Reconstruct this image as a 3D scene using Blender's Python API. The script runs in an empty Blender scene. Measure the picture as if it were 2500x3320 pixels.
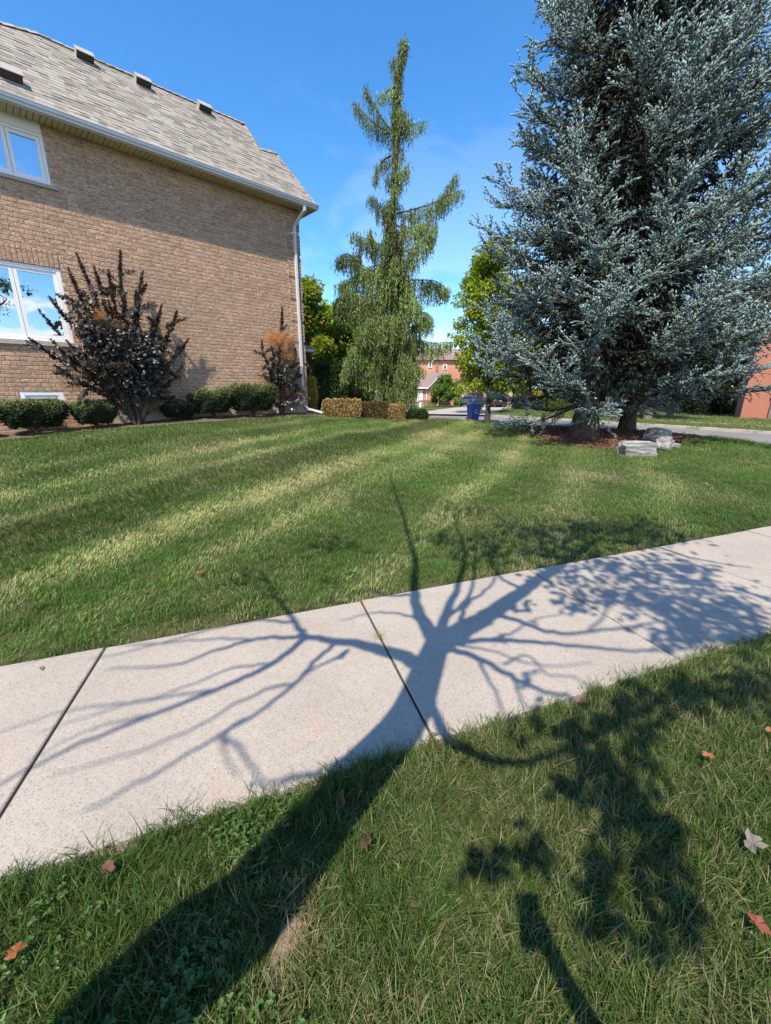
import bpy, math, random
import numpy as np
random.seed(5)
RNG = np.random.default_rng(11)
scene = bpy.context.scene
COL = scene.collection
R = math.radians

# ------------------------------------------------------------------ camera
FPX, HORIZON, EYE = 1340.0, 1270.0, 1.65          # photo pixels (2500 x 3320)
PITCH = math.atan((1660 - HORIZON) / FPX)
CP, SP = math.cos(PITCH), math.sin(PITCH)
cam = bpy.data.cameras.new('camera')
cam.sensor_fit = 'VERTICAL'; cam.sensor_height = 36.0; cam.sensor_width = 36.0
cam.lens = 36.0 * FPX / 3320.0
cam.clip_start = 0.02; cam.clip_end = 6000
cam_ob = bpy.data.objects.new('camera', cam)
cam_ob.location = (0, 0, EYE); cam_ob.rotation_euler = (math.pi / 2 - PITCH, 0, 0)
COL.objects.link(cam_ob); scene.camera = cam_ob

# ------------------------------------------------------------------ sun, sky, exposure
SUN_AZ, SUN_EL = 16.0, 55.5                        # shadows fall 16 deg right of straight ahead
az, el = R(SUN_AZ + 180), R(SUN_EL)
TOSUN = np.array([math.sin(az) * math.cos(el), math.cos(az) * math.cos(el), math.sin(el)])
sl = bpy.data.lights.new('sun', 'SUN'); sl.energy = 3.75; sl.angle = R(0.5); sl.color = (1.0, 0.885, 0.715)
sun = bpy.data.objects.new('sun', sl); COL.objects.link(sun)
sun.rotation_euler = (math.pi / 2 - el, 0, math.atan2(TOSUN[0], -TOSUN[1]))
sun.location = (-8, -18, 30)

world = bpy.data.worlds.new('World'); scene.world = world; world.use_nodes = True
nt = world.node_tree; nt.nodes.clear()
wo = nt.nodes.new('ShaderNodeOutputWorld'); bg = nt.nodes.new('ShaderNodeBackground')
sky = nt.nodes.new('ShaderNodeTexSky'); sky.sky_type = 'NISHITA'; sky.sun_disc = False
sky.sun_elevation = el; sky.sun_rotation = az
sky.altitude = 100; sky.air_density = 1.0; sky.dust_density = 0.3; sky.ozone_density = 3.5
bg.inputs['Strength'].default_value = 0.145
# fair-weather clouds: thin wisps low over the roofs, cumulus banks toward the sun side
tc = nt.nodes.new('ShaderNodeTexCoord'); sep = nt.nodes.new('ShaderNodeSeparateXYZ')
nt.links.new(tc.outputs['Generated'], sep.inputs[0])
mp = nt.nodes.new('ShaderNodeMapping'); mp.inputs['Scale'].default_value = (1.0, 1.0, 3.2)
mp.inputs['Location'].default_value = (0.35, 0.2, 0.1)
nt.links.new(tc.outputs['Generated'], mp.inputs[0])
nz = nt.nodes.new('ShaderNodeTexNoise'); nz.inputs['Scale'].default_value = 2.3
nz.inputs['Detail'].default_value = 9; nz.inputs['Roughness'].default_value = 0.58
nz.inputs['Distortion'].default_value = 0.35
nt.links.new(mp.outputs[0], nz.inputs['Vector'])
def wmath(op, a, b):
    n = nt.nodes.new('ShaderNodeMath'); n.operation = op; n.use_clamp = False
    for i, v in enumerate((a, b)):
        if hasattr(v, 'links'): nt.links.new(v, n.inputs[i])
        elif v is not None: n.inputs[i].default_value = v
    return n.outputs[0]
def wrange(v, a, b, c=0.0, d=1.0):
    n = nt.nodes.new('ShaderNodeMapRange'); n.interpolation_type = 'SMOOTHSTEP'
    nt.links.new(v, n.inputs[0])
    for i, x in enumerate((a, b, c, d)): n.inputs[i + 1].default_value = x
    return n.outputs[0]
low = wrange(sep.outputs['Z'], 0.62, 0.18)                 # clouds thin out toward the zenith
behind = wrange(sep.outputs['Y'], 0.35, -0.25, 0.11, 1.0)  # heavier over the street behind
bank = wrange(sep.outputs['Z'], 0.44, 0.30, 0.0, 0.08)             # cumulus tops end at about 25 degrees
dens = wrange(wmath('ADD', nz.outputs[0], bank), 0.50, 0.60)
cl = wmath('MULTIPLY', wmath('MULTIPLY', dens, low), behind)
mixc = nt.nodes.new('ShaderNodeMix'); mixc.data_type = 'RGBA'
hs = nt.nodes.new('ShaderNodeHueSaturation'); hs.inputs['Saturation'].default_value = 1.28; nt.links.new(sky.outputs[0], hs.inputs['Color'])
nt.links.new(cl, mixc.inputs[0]); nt.links.new(hs.outputs[0], mixc.inputs[6])
mixc.inputs[7].default_value = (5.8, 5.9, 6.1, 1)
nt.links.new(mixc.outputs[2], bg.inputs['Color']); nt.links.new(bg.outputs[0], wo.inputs[0])

scene.view_settings.view_transform = 'Standard'; scene.view_settings.look = 'None'
scene.view_settings.exposure = 0.98; scene.view_settings.gamma = 1.0
scene.view_settings.use_curve_mapping = False
scene.render.engine = 'CYCLES'
scene.cycles.max_bounces = 5; scene.cycles.transparent_max_bounces = 8

# ------------------------------------------------------------------ pixel helpers (photo pixels -> directions)
EYEV = np.array([0, 0, EYE])
def ray(x, y):
    u = 1660 - y
    return np.array([x - 1250.0, FPX * CP + u * SP, u * CP - FPX * SP])
def G(x, y, z=0.0):
    d = ray(x, y); return EYEV + d * ((z - EYE) / d[2])
def D(x, y, Y):
    d = ray(x, y); return EYEV + d * (Y / d[1])
def proj(P):
    P = np.atleast_2d(P) - EYEV
    f = P[:, 1] * CP - P[:, 2] * SP; u = P[:, 1] * SP + P[:, 2] * CP
    f = np.where(np.abs(f) < 1e-6, 1e-6, f)
    return np.stack([1250 + FPX * P[:, 0] / f, 1660 - FPX * u / f, f], 1)
def nrm(v): v = np.asarray(v, float); return v / np.maximum(np.linalg.norm(v, axis=-1, keepdims=True), 1e-9)

# house frame: U along the side wall toward the front street, N out of that wall
WA = math.atan2(2700 - 1250, FPX / CP)
U = np.array([math.sin(WA), math.cos(WA), 0]); N = np.array([math.cos(WA), -math.sin(WA), 0])
C0 = D(980, 1335, 14.4) * np.array([1, 1, 0])
def HW(u, n, z): return C0 + U * u + N * n + np.array([0, 0, z])
def W(x, y, off=0.0):
    d = ray(x, y); t = ((C0 + N * off - EYEV) @ N) / (d @ N); return EYEV + d * t
def Wuz(x, y, off=0.0):
    P = W(x, y, off); return (P - C0) @ U, P[2]

# ------------------------------------------------------------------ object helpers
WL = {}
def put(o, parent, wl=(0, 0, 0)):
    wl = np.asarray(wl, float); WL[o.name] = wl
    COL.objects.link(o)
    if parent is not None:
        o.parent = parent; o.location = wl - WL[parent.name]
    else: o.location = wl
    return o
def tag(o, label=None, cat=None, group=None, kind=None):
    if label: o['label'] = label
    if cat: o['category'] = cat
    if group: o['group'] = group
    if kind: o['kind'] = kind
    return o
def thing(name, loc, label, cat, group=None):
    return tag(put(bpy.data.objects.new(name, None), None, loc), label, cat, group)
def mesh(name, parts, smooth=None):
    """parts: list of (V, F, C) ; F (m,3) or (m,4) ; C per-vertex colour or None"""
    Vs, Cs, loops, starts, tot, off, ls = [], [], [], [], [], 0, 0
    anyc = any(len(p) > 2 and p[2] is not None for p in parts)
    for p in parts:
        V = np.asarray(p[0], float).reshape(-1, 3); F = np.asarray(p[1], dtype=np.int64)
        if len(V) == 0 or len(F) == 0: continue
        Vs.append(V)
        if anyc:
            c = p[2] if len(p) > 2 and p[2] is not None else np.ones(3)
            c = np.asarray(c, float)
            Cs.append(np.tile(c, (len(V), 1)) if c.ndim == 1 else c)
        k = F.shape[1]; loops.append((F + off).ravel())
        starts.append(ls + np.arange(len(F)) * k); tot.append(np.full(len(F), k))
        ls += F.size; off += len(V)
    me = bpy.data.meshes.new(name)
    V = np.concatenate(Vs); L = np.concatenate(loops).astype(np.int32)
    S = np.concatenate(starts).astype(np.int32)
    me.vertices.add(len(V)); me.vertices.foreach_set('co', V.astype(np.float32).ravel())
    me.loops.add(len(L)); me.loops.foreach_set('vertex_index', L)
    me.polygons.add(len(S)); me.polygons.foreach_set('loop_start', S)
    if smooth is None: smooth = anyc
    me.polygons.foreach_set('use_smooth', np.full(len(S), bool(smooth)))
    if anyc:
        a = me.attributes.new('Col', 'FLOAT_COLOR', 'POINT')
        c4 = np.ones((len(V), 4), np.float32); c4[:, :3] = np.concatenate(Cs)
        a.data.foreach_set('color', c4.ravel())
    me.update(calc_edges=True); me.validate()
    return me
def obj(name, parts, mat, parent=None, smooth=None, wl=None):
    """verts in world space unless wl given (then local to wl)"""
    me = parts if isinstance(parts, bpy.types.Mesh) else mesh(name, parts, smooth)
    if mat is not None and len(me.materials) == 0: me.materials.append(mat)
    o = bpy.data.objects.new(name, me)
    return put(o, parent, (0, 0, 0) if wl is None else wl)
def oneobj(name, parts, mat, loc, label, cat, group=None, smooth=None):
    """a thing that is one mesh, verts in world space, origin at loc"""
    loc = np.asarray(loc, float)
    parts = [(np.asarray(p[0], float) - loc,) + tuple(p[1:]) for p in parts]
    return tag(obj(name, parts, mat, None, smooth, loc), label, cat, group)

# ------------------------------------------------------------------ shape helpers
BOXF = np.array([[0, 1, 3, 2], [4, 6, 7, 5], [0, 4, 5, 1], [2, 3, 7, 6], [0, 2, 6, 4], [1, 5, 7, 3]])
def hexa(o, a, b, c, col=None):
    """box from corner o and edge vectors a,b,c"""
    o, a, b, c = (np.asarray(v, float) for v in (o, a, b, c))
    V = np.array([o + i * a + j * b + k * c for i in (0, 1) for j in (0, 1) for k in (0, 1)])
    F = BOXF if np.dot(np.cross(a, b), c) > 0 else BOXF[:, ::-1]
    return (V, F, col)
def box(cx, cy, z0, sx, sy, sz, rz=0, col=None):
    c, s = math.cos(rz), math.sin(rz); X = np.array([c, s, 0]); Y = np.array([-s, c, 0])
    o = np.array([cx, cy, z0]) - X * sx / 2 - Y * sy / 2
    return hexa(o, X * sx, Y * sy, np.array([0, 0, sz]), col)
def hbox(u0, u1, n0, n1, z0, z1, col=None):
    return hexa(HW(u0, n0, z0), U * (u1 - u0), N * (n1 - n0), np.array([0, 0, z1 - z0]), col)
def tube(P, r, k=6, col=None, cap=True):
    P = np.asarray(P, float); n = len(P); r = np.broadcast_to(np.asarray(r, float), (n,))
    T = nrm(np.gradient(P, axis=0)); ref = np.array([0.13, 0.31, 0.94])
    if abs(np.mean(T, axis=0) @ ref) > 0.9: ref = np.array([0.95, 0.1, 0.05])
    A = nrm(np.cross(T, ref)); B = np.cross(T, A); th = np.arange(k) / k * 2 * np.pi
    V = (P[:, None] + r[:, None, None] * (np.cos(th)[None, :, None] * A[:, None] + np.sin(th)[None, :, None] * B[:, None])).reshape(-1, 3)
    i = np.arange(n - 1)[:, None] * k; j = np.arange(k)[None]
    F = np.stack([i + j, i + (j + 1) % k, i + k + (j + 1) % k, i + k + j], -1).reshape(-1, 4)
    out = [(V, F, col)]
    if cap:
        for e, row in ((0, 0), (-1, (n - 1) * k)):
            Vc = np.vstack([P[e], V[row:row + k]]); q = np.arange(k)
            Fc = np.stack([np.zeros(k, int), 1 + (q + 1) % k, 1 + q] if e == 0 else [np.zeros(k, int), 1 + q, 1 + (q + 1) % k], 1)
            out.append((Vc, Fc, col))
    return out
def spline(P, n):
    """Catmull-Rom through P"""
    P = np.asarray(P, float)
    if len(P) == 2: t = np.linspace(0, 1, n)[:, None]; return P[0] * (1 - t) + P[1] * t
    Q = np.vstack([2 * P[0] - P[1], P, 2 * P[-1] - P[-2]]); m = len(P) - 1
    t = np.linspace(0, m - 1e-6, n); i = t.astype(int); f = (t - i)[:, None]
    a, b, c, d = Q[i], Q[i + 1], Q[i + 2], Q[i + 3]
    return 0.5 * (2 * b + (c - a) * f + (2 * a - 5 * b + 4 * c - d) * f ** 2 + (3 * b - a - 3 * c + d) * f ** 3)
def rdir(n, g=RNG): return nrm(g.normal(size=(n, 3)))
def spindles(B, Dr, L, r, col, g=RNG):
    """3-sided spindle shoots: B base (n,3), Dr dir, L length, r radius, col (n,3)"""
    n = len(B); A = nrm(np.cross(Dr, rdir(n, g))); Bn = np.cross(Dr, A)
    L = np.broadcast_to(L, (n,))[:, None]; r = np.broadcast_to(r, (n,))[:, None]
    mid = B + Dr * L * 0.42; V = np.empty((n, 5, 3)); V[:, 0] = B; V[:, 4] = B + Dr * L
    for k in range(3):
        th = k * 2.0944; V[:, 1 + k] = mid + r * (math.cos(th) * A + math.sin(th) * Bn)
    f = np.array([[0, 2, 1], [0, 3, 2], [0, 1, 3], [4, 1, 2], [4, 2, 3], [4, 3, 1]])
    F = (np.arange(n)[:, None, None] * 5 + f[None]).reshape(-1, 3)
    return (V.reshape(-1, 3), F, np.repeat(col, 5, axis=0))
def leaves(Cn, Dr, Nn, L, Wd, col, fold=0.18, shape=0.45):
    """folded diamond leaves: base Cn, direction Dr, normal-ish Nn"""
    n = len(Cn); S = nrm(np.cross(Dr, Nn)); Nn = np.cross(S, Dr)
    L = np.broadcast_to(L, (n,))[:, None]; Wd = np.broadcast_to(Wd, (n,))[:, None]
    V = np.empty((n, 6, 3)); V[:, 0] = Cn; V[:, 3] = Cn + Dr * L - Nn * L * 0.08
    for k, (a, w) in enumerate(((0.28, 0.85), (0.70, 0.80))):
        m = Cn + Dr * L * a
        V[:, 1 + k] = m + S * Wd * 0.5 * w + Nn * Wd * fold; V[:, 5 - k] = m - S * Wd * 0.5 * w + Nn * Wd * fold
    f = np.array([[0, 1, 2, 3], [0, 3, 4, 5]]); F = (np.arange(n)[:, None, None] * 6 + f[None]).reshape(-1, 4)
    return (V.reshape(-1, 3), F, np.repeat(col, 6, axis=0))
def diam(Cn, Dr, Nn, L, Wd, col):
    n = len(Cn); S = nrm(np.cross(Dr, Nn)); L = np.broadcast_to(L, (n,))[:, None]; Wd = np.broadcast_to(Wd, (n,))[:, None]
    V = np.stack([Cn, Cn + Dr * L * 0.5 + S * Wd * 0.5, Cn + Dr * L, Cn + Dr * L * 0.5 - S * Wd * 0.5], 1)
    F = np.arange(n * 4).reshape(n, 4); return (V.reshape(-1, 3), F, np.repeat(col, 4, axis=0))
def tint(base, n, var=0.25, hue=0.06, g=RNG):
    b = np.asarray(base, float); k = np.exp(g.normal(0, var, (n, 1)))
    return np.clip(b * k * (1 + g.normal(0, hue, (n, 3))), 0.002, 0.95)
# ------------------------------------------------------------------ materials
class NT:
    def __init__(s, name):
        s.m = bpy.data.materials.new(name); s.m.use_nodes = True; s.t = s.m.node_tree; s.t.nodes.clear()
        s.out = s.t.nodes.new('ShaderNodeOutputMaterial')
    def n(s, ty, **kw):
        nd = s.t.nodes.new(ty)
        for k, v in kw.items():
            if k.startswith('_'): setattr(nd, k[1:], v)
            else:
                key = k.replace('__', ' '); key = int(key[1:]) if key[0] == 'i' and key[1:].isdigit() else key
                if hasattr(v, 'links') or isinstance(v, bpy.types.NodeSocket): s.t.links.new(v, nd.inputs[key])
                else: nd.inputs[key].default_value = v
        return nd
    def pos(s): return s.n('ShaderNodeNewGeometry').outputs['Position']
    def objc(s): return s.n('ShaderNodeTexCoord').outputs['Object']
    def noise(s, vec, scale, detail=4, rough=0.55, dist=0.0):
        return s.n('ShaderNodeTexNoise', Vector=vec, Scale=scale, Detail=detail, Roughness=rough, Distortion=dist).outputs[0]
    def vor(s, vec, scale, out='Distance', **kw):
        return s.n('ShaderNodeTexVoronoi', Vector=vec, Scale=scale, **kw).outputs[out]
    def rng(s, v, a, b, c=0.0, d=1.0):
        return s.n('ShaderNodeMapRange', i0=v, i1=a, i2=b, i3=c, i4=d).outputs[0]
    def mix(s, f, a, b, blend='MIX'):
        nd = s.n('ShaderNodeMix', _data_type='RGBA', _blend_type=blend, i0=f)
        for i, v in ((6, a), (7, b)):
            if isinstance(v, bpy.types.NodeSocket): s.t.links.new(v, nd.inputs[i])
            else: nd.inputs[i].default_value = (v[0], v[1], v[2], 1)
        return nd.outputs[2]
    def math(s, op, a, b=0.0): return s.n('ShaderNodeMath', _operation=op, i0=a, i1=b).outputs[0]
    def attr(s, name, ty='GEOMETRY', out='Color'): return s.n('ShaderNodeAttribute', _attribute_name=name, _attribute_type=ty).outputs[out]
    def orand(s): return s.n('ShaderNodeObjectInfo').outputs['Random']
    def scale(s, vec, sc): return s.n('ShaderNodeMapping', Vector=vec, Scale=sc).outputs[0]
    def bump(s, h, strength=0.5, dist=0.01): return s.n('ShaderNodeBump', Height=h, Strength=strength, Distance=dist).outputs[0]
    def pbr(s, col, rough=0.7, normal=None, metal=0.0, spec=0.5):
        nd = s.n('ShaderNodeBsdfPrincipled', Roughness=rough, Metallic=metal)
        nd.inputs['Specular IOR Level'].default_value = spec
        if isinstance(col, bpy.types.NodeSocket): s.t.links.new(col, nd.inputs['Base Color'])
        else: nd.inputs['Base Color'].default_value = (col[0], col[1], col[2], 1)
        if normal is not None: s.t.links.new(normal, nd.inputs['Normal'])
        return nd.outputs[0]
    def done(s, sh): s.t.links.new(sh, s.out.inputs[0]); return s.m
def vcol(rgb): return (rgb[0], rgb[1], rgb[2], 1)
M = {}
def plain(name, col, rough=0.6, metal=0.0, spec=0.5, var=0.12, nscale=9.0, bump=0.0):
    t = NT(name); p = t.objc(); f = t.noise(p, nscale, 5)
    c = t.mix(f, [x * (1 - var) for x in col], [min(1, x * (1 + var)) for x in col])
    nb = t.bump(t.noise(p, nscale * 6, 3), bump, 0.01) if bump else None
    M[name] = t.done(t.pbr(c, rough, nb, metal, spec)); return M[name]
def foliage(name, trans=0.3, rough=0.55, spec=0.3, tc=(1.25, 1.35, 0.55)):
    t = NT(name); c = t.attr('Col'); sh = t.pbr(c, rough, spec=spec)
    tr = t.n('ShaderNodeBsdfTranslucent', Color=t.mix(1.0, c, tc, 'MULTIPLY')).outputs[0]
    M[name] = t.done(t.n('ShaderNodeMixShader', i0=trans, i1=sh, i2=tr).outputs[0]); return M[name]
foliage('leaf'); foliage('leaf_strong', 0.42); foliage('needle', 0.06, 0.6, 0.25, (1, 1.05, 0.9)); foliage('cedar', 0.15)
foliage('leaf_dark', 0.10, 0.38, 0.5, (1.4, 0.7, 0.7)); foliage('plume', 0.45, 0.8, 0.1, (1.2, 1.0, 0.7))

t = NT('bark'); p = t.objc(); s_ = t.scale(p, (9, 9, 2.0)); v = t.vor(s_, 2.2); n_ = t.noise(s_, 2.5, 7, 0.65)
h = t.math('ADD', v, n_); c = t.mix(t.rng(h, 0.4, 1.3), (0.022, 0.017, 0.014), (0.105, 0.082, 0.068))
M['bark'] = t.done(t.pbr(c, 0.9, t.bump(h, 0.9, 0.03), spec=0.15))
t = NT('bark_grey'); p = t.objc(); s_ = t.scale(p, (14, 14, 4)); n_ = t.noise(s_, 1.6, 7, 0.6)
c = t.mix(t.rng(n_, 0.3, 0.7), (0.07, 0.058, 0.048), (0.24, 0.205, 0.175))
M['bark_grey'] = t.done(t.pbr(c, 0.9, t.bump(n_, 0.6, 0.02), spec=0.15))

# rock-faced brick: blotchy pale face with torn darker scars
t = NT('brick'); p = t.pos(); st = t.scale(p, (1, 1, 1.7))
r1 = t.n('ShaderNodeSeparateColor', Color=t.attr('Col')).outputs[0]
rn = t.math('FRACT', t.math('ADD', t.orand(), r1))
scar = t.noise(st, 15, 5, 0.6, 1.6); fine = t.noise(p, 90, 3); big = t.noise(p, 1.1, 3)
base = t.mix(rn, (0.46, 0.305, 0.205), (0.63, 0.435, 0.30))
base = t.mix(t.rng(big, 0.35, 0.7, 0.0, 0.35), base, (0.40, 0.27, 0.205))
torn = t.rng(scar, 0.505, 0.565); base = t.mix(t.math('MULTIPLY', torn, 0.72), base, (0.205, 0.125, 0.085))
base = t.mix(t.rng(fine, 0.35, 0.75, 0, 0.22), base, (0.55, 0.40, 0.29))
hh = t.math('ADD', t.math('MULTIPLY', torn, -0.8), t.math('MULTIPLY', fine, 0.35))
M['brick'] = t.done(t.pbr(base, 0.92, t.bump(hh, 0.75, 0.012), spec=0.2))
t = NT('mortar'); p = t.pos(); f = t.noise(p, 30, 5)
M['mortar'] = t.done(t.pbr(t.mix(f, (0.58, 0.42, 0.30), (0.73, 0.56, 0.42)), 0.95, t.bump(f, 0.4, 0.005), spec=0.1))
t = NT('shingle'); p = t.pos(); r1 = t.n('ShaderNodeSeparateColor', Color=t.attr('Col')).outputs[0]
rn = t.math('FRACT', t.math('ADD', t.orand(), r1)); g1 = t.noise(p, 260, 2); g2 = t.noise(p, 3, 4)
c = t.mix(rn, (0.185, 0.165, 0.142), (0.375, 0.35, 0.308)); c = t.mix(t.rng(g2, 0.35, 0.7, 0, 0.35), c, (0.40, 0.37, 0.33))
c = t.mix(t.rng(g1, 0.3, 0.7, 0, 0.35), c, (0.15, 0.13, 0.115))
M['shingle'] = t.done(t.pbr(c, 0.95, t.bump(g1, 0.4, 0.004), spec=0.15))
plain('roof_deck', (0.16, 0.14, 0.12), 0.95)
plain('gutter_white', (0.62, 0.65, 0.70), 0.35, var=0.05, nscale=3)
plain('vinyl', (0.80, 0.81, 0.82), 0.4, var=0.03, nscale=3)
t = NT('soffit'); p = t.pos(); f = t.noise(t.scale(p, (1, 1, 1)), 2.2, 5); f2 = t.noise(p, 22, 4)
c = t.mix(t.rng(f, 0.35, 0.7), (0.62, 0.54, 0.36), (0.50, 0.43, 0.27)); c = t.mix(t.rng(f2, 0.5, 0.8, 0, 0.5), c, (0.30, 0.25, 0.15))
M['soffit'] = t.done(t.pbr(c, 0.5))
plain('vent_metal', (0.34, 0.325, 0.30), 0.8, var=0.1, spec=.2); plain('vent_dark', (0.03, 0.028, 0.026), 0.7)
t = NT('stone_sill'); p = t.pos(); f = t.noise(p, 35, 5)
M['stone_sill'] = t.done(t.pbr(t.mix(f, (0.30, 0.26, 0.22), (0.50, 0.44, 0.38)), 0.9, t.bump(f, 0.8, 0.012)))
plain('interior', (0.08, 0.075, 0.07), 0.9); plain('curtain', (0.55, 0.53, 0.49), 0.9, var=0.1, nscale=4)
t = NT('glass'); fr = t.n('ShaderNodeFresnel', IOR=1.9).outputs[0]
gl = t.n('ShaderNodeBsdfGlossy', Color=(0.86, 0.93, 1.0, 1), Roughness=0.0, Normal=t.bump(t.noise(t.pos(), 1.6, 2), 0.05, 0.05)).outputs[0]
tr = t.n('ShaderNodeBsdfTransparent', Color=(0.72, 0.78, 0.80, 1)).outputs[0]
fac = t.rng(fr, 0.0, 1.0, 0.58, 1.0)
M['glass'] = t.done(t.n('ShaderNodeMixShader', i0=fac, i1=tr, i2=gl).outputs[0])
plain('foundation', (0.40, 0.34, 0.28), 0.95, var=0.25, nscale=4, bump=0.3)
# broom-finished concrete with exposed sand
t = NT('concrete'); p = t.pos(); v = t.vor(p, 190, 'Color'); spk = t.n('ShaderNodeSeparateColor', Color=v).outputs[0]
big = t.noise(p, 1.7, 5, 0.6); mid = t.noise(p, 14, 5, 0.65); fine = t.noise(p, 330, 2)
c = t.mix(t.rng(big, 0.3, 0.7), (0.330, 0.288, 0.240), (0.432, 0.382, 0.322))
c = t.mix(t.rng(mid, 0.35, 0.75, 0, 0.4), c, (0.30, 0.27, 0.245)); c = t.mix(t.rng(t.noise(p, 0.55, 4, 0.6), 0.42, 0.62, 0, 0.35), c, (0.44, 0.385, 0.33))
c = t.mix(t.rng(spk, 0.80, 0.86, 0, 0.55), c, (0.17, 0.145, 0.125)); c = t.mix(t.rng(spk, 0.10, 0.04, 0, 0.45), c, (0.52, 0.47, 0.42))
c = t.mix(t.rng(fine, 0.35, 0.7, 0, 0.25), c, (0.25, 0.22, 0.2))
rust = t.rng(t.noise(p, 2.3, 4, 0.6, 0.8), 0.60, 0.72, 0, 0.36); c = t.mix(rust, c, (0.46, 0.29, 0.17))
pit = t.vor(p, 46); pits = t.rng(pit, 0.10, 0.05)
c = t.mix(t.math('MULTIPLY', pits, 0.55), c, (0.14, 0.12, 0.105))
hh = t.math('SUBTRACT', t.math('ADD', fine, t.math('MULTIPLY', mid, 0.5)), t.math('MULTIPLY', pits, 0.8))
M['concrete'] = t.done(t.pbr(c, 0.92, t.bump(hh, 0.45, 0.004), spec=0.25))
plain('kerb', (0.40, 0.36, 0.31), 0.95, var=0.2, nscale=3, bump=0.3)
plain('drive', (0.36, 0.315, 0.28), 0.95, var=0.15, nscale=1.5, bump=0.2)
t = NT('asphalt'); p = t.pos(); f = t.noise(p, 120, 3); b = t.noise(p, 0.6, 5)
c = t.mix(t.rng(b, 0.3, 0.7), (0.17, 0.165, 0.165), (0.23, 0.225, 0.22)); c = t.mix(t.rng(f, 0.4, 0.8, 0, 0.4), c, (0.10, 0.10, 0.10))
M['asphalt'] = t.done(t.pbr(c, 0.95, t.bump(f, 0.3, 0.004), spec=0.25))
t = NT('turf_soil'); p = t.pos(); a = t.noise(p, 3.0, 6, 0.6); b = t.noise(p, 45, 4); d_ = t.noise(p, 0.35, 3)
c = t.mix(t.rng(a, 0.35, 0.7), (0.032, 0.042, 0.014), (0.08, 0.078, 0.034)); c = t.mix(t.rng(b, 0.4, 0.7, 0, 0.6), c, (0.06, 0.085, 0.022))
c = t.mix(t.rng(d_, 0.4, 0.7, 0, 0.5), c, (0.13, 0.135, 0.055))
M['turf_soil'] = t.done(t.pbr(c, 0.95, t.bump(b, 0.8, 0.03), spec=0.1))
plain('joint_dirt', (0.035, 0.03, 0.022), .95)
t = NT('soil'); p = t.pos(); a = t.noise(p, 12, 6, 0.65)
M['soil'] = t.done(t.pbr(t.mix(a, (0.06, 0.042, 0.03), (0.24, 0.18, 0.125)), 0.95, t.bump(a, 0.8, 0.03), spec=0.1))
t = NT('mulch'); p = t.pos(); a = t.vor(t.scale(p, (1, 1, 1)), 32, 'Color'); b = t.noise(p, 9, 6, 0.7)
s1 = t.n('ShaderNodeSeparateColor', Color=a).outputs[0]
c = t.mix(t.math('MULTIPLY', s1, b), (0.06, 0.033, 0.022), (0.36, 0.19, 0.12))
M['mulch'] = t.done(t.pbr(c, 0.95, t.bump(b, 0.9, 0.04), spec=0.1))
t = NT('boulder'); p = t.objc(); st = t.scale(p, (1.5, 1.5, 11)); a = t.noise(st, 1.6, 7, 0.65, 0.6); b = t.noise(p, 26, 5)
c = t.mix(t.rng(a, 0.33, 0.68), (0.15, 0.155, 0.16), (0.42, 0.41, 0.39)); c = t.mix(t.rng(a, 0.42, 0.36, 0, 0.7), c, (0.09, 0.09, 0.09))
M['boulder'] = t.done(t.pbr(c, 0.9, t.bump(t.math('ADD', a, t.math('MULTIPLY', b, 0.3)), 1.0, 0.05), spec=0.2))
# grass blades: colour from per-clump tint (0 deep green .. 1 straw) and blade position
t = NT('grass'); ti = t.attr('tint', 'INSTANCER', 'Fac'); br = t.attr('bright', 'INSTANCER', 'Fac'); vc = t.attr('Col')
sc = t.n('ShaderNodeSeparateColor', Color=vc); hgt, rb = sc.outputs[0], sc.outputs[1]
g_ = t.mix(rb, (0.036, 0.098, 0.016), (0.115, 0.195, 0.036)); g_ = t.mix(t.math('MULTIPLY', hgt, 0.3), g_, (0.15, 0.24, 0.06))
dry = t.mix(rb, (0.36, 0.33, 0.18), (0.21, 0.22, 0.085))
isdry = t.math('GREATER_THAN', t.math('ADD', t.math('MULTIPLY', ti, 1.15), t.math('MULTIPLY', sc.outputs[2], 0.9)), 0.95)
c = t.mix(isdry, g_, dry); c = t.mix(1.0, c, t.n('ShaderNodeCombineColor', i0=br, i1=br, i2=br).outputs[0], 'MULTIPLY')
sh = t.pbr(c, 0.5, spec=0.35); tr = t.n('ShaderNodeBsdfTranslucent', Color=t.mix(1.0, c, (1.3, 1.35, 0.5), 'MULTIPLY')).outputs[0]
M['grass'] = t.done(t.n('ShaderNodeMixShader', i0=0.3, i1=sh, i2=tr).outputs[0])
t = NT('clover'); vc = t.attr('Col'); sh = t.pbr(vc, 0.5); tr = t.n('ShaderNodeBsdfTranslucent', Color=vc).outputs[0]
M['clover'] = t.done(t.n('ShaderNodeMixShader', i0=0.3, i1=sh, i2=tr).outputs[0])
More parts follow.
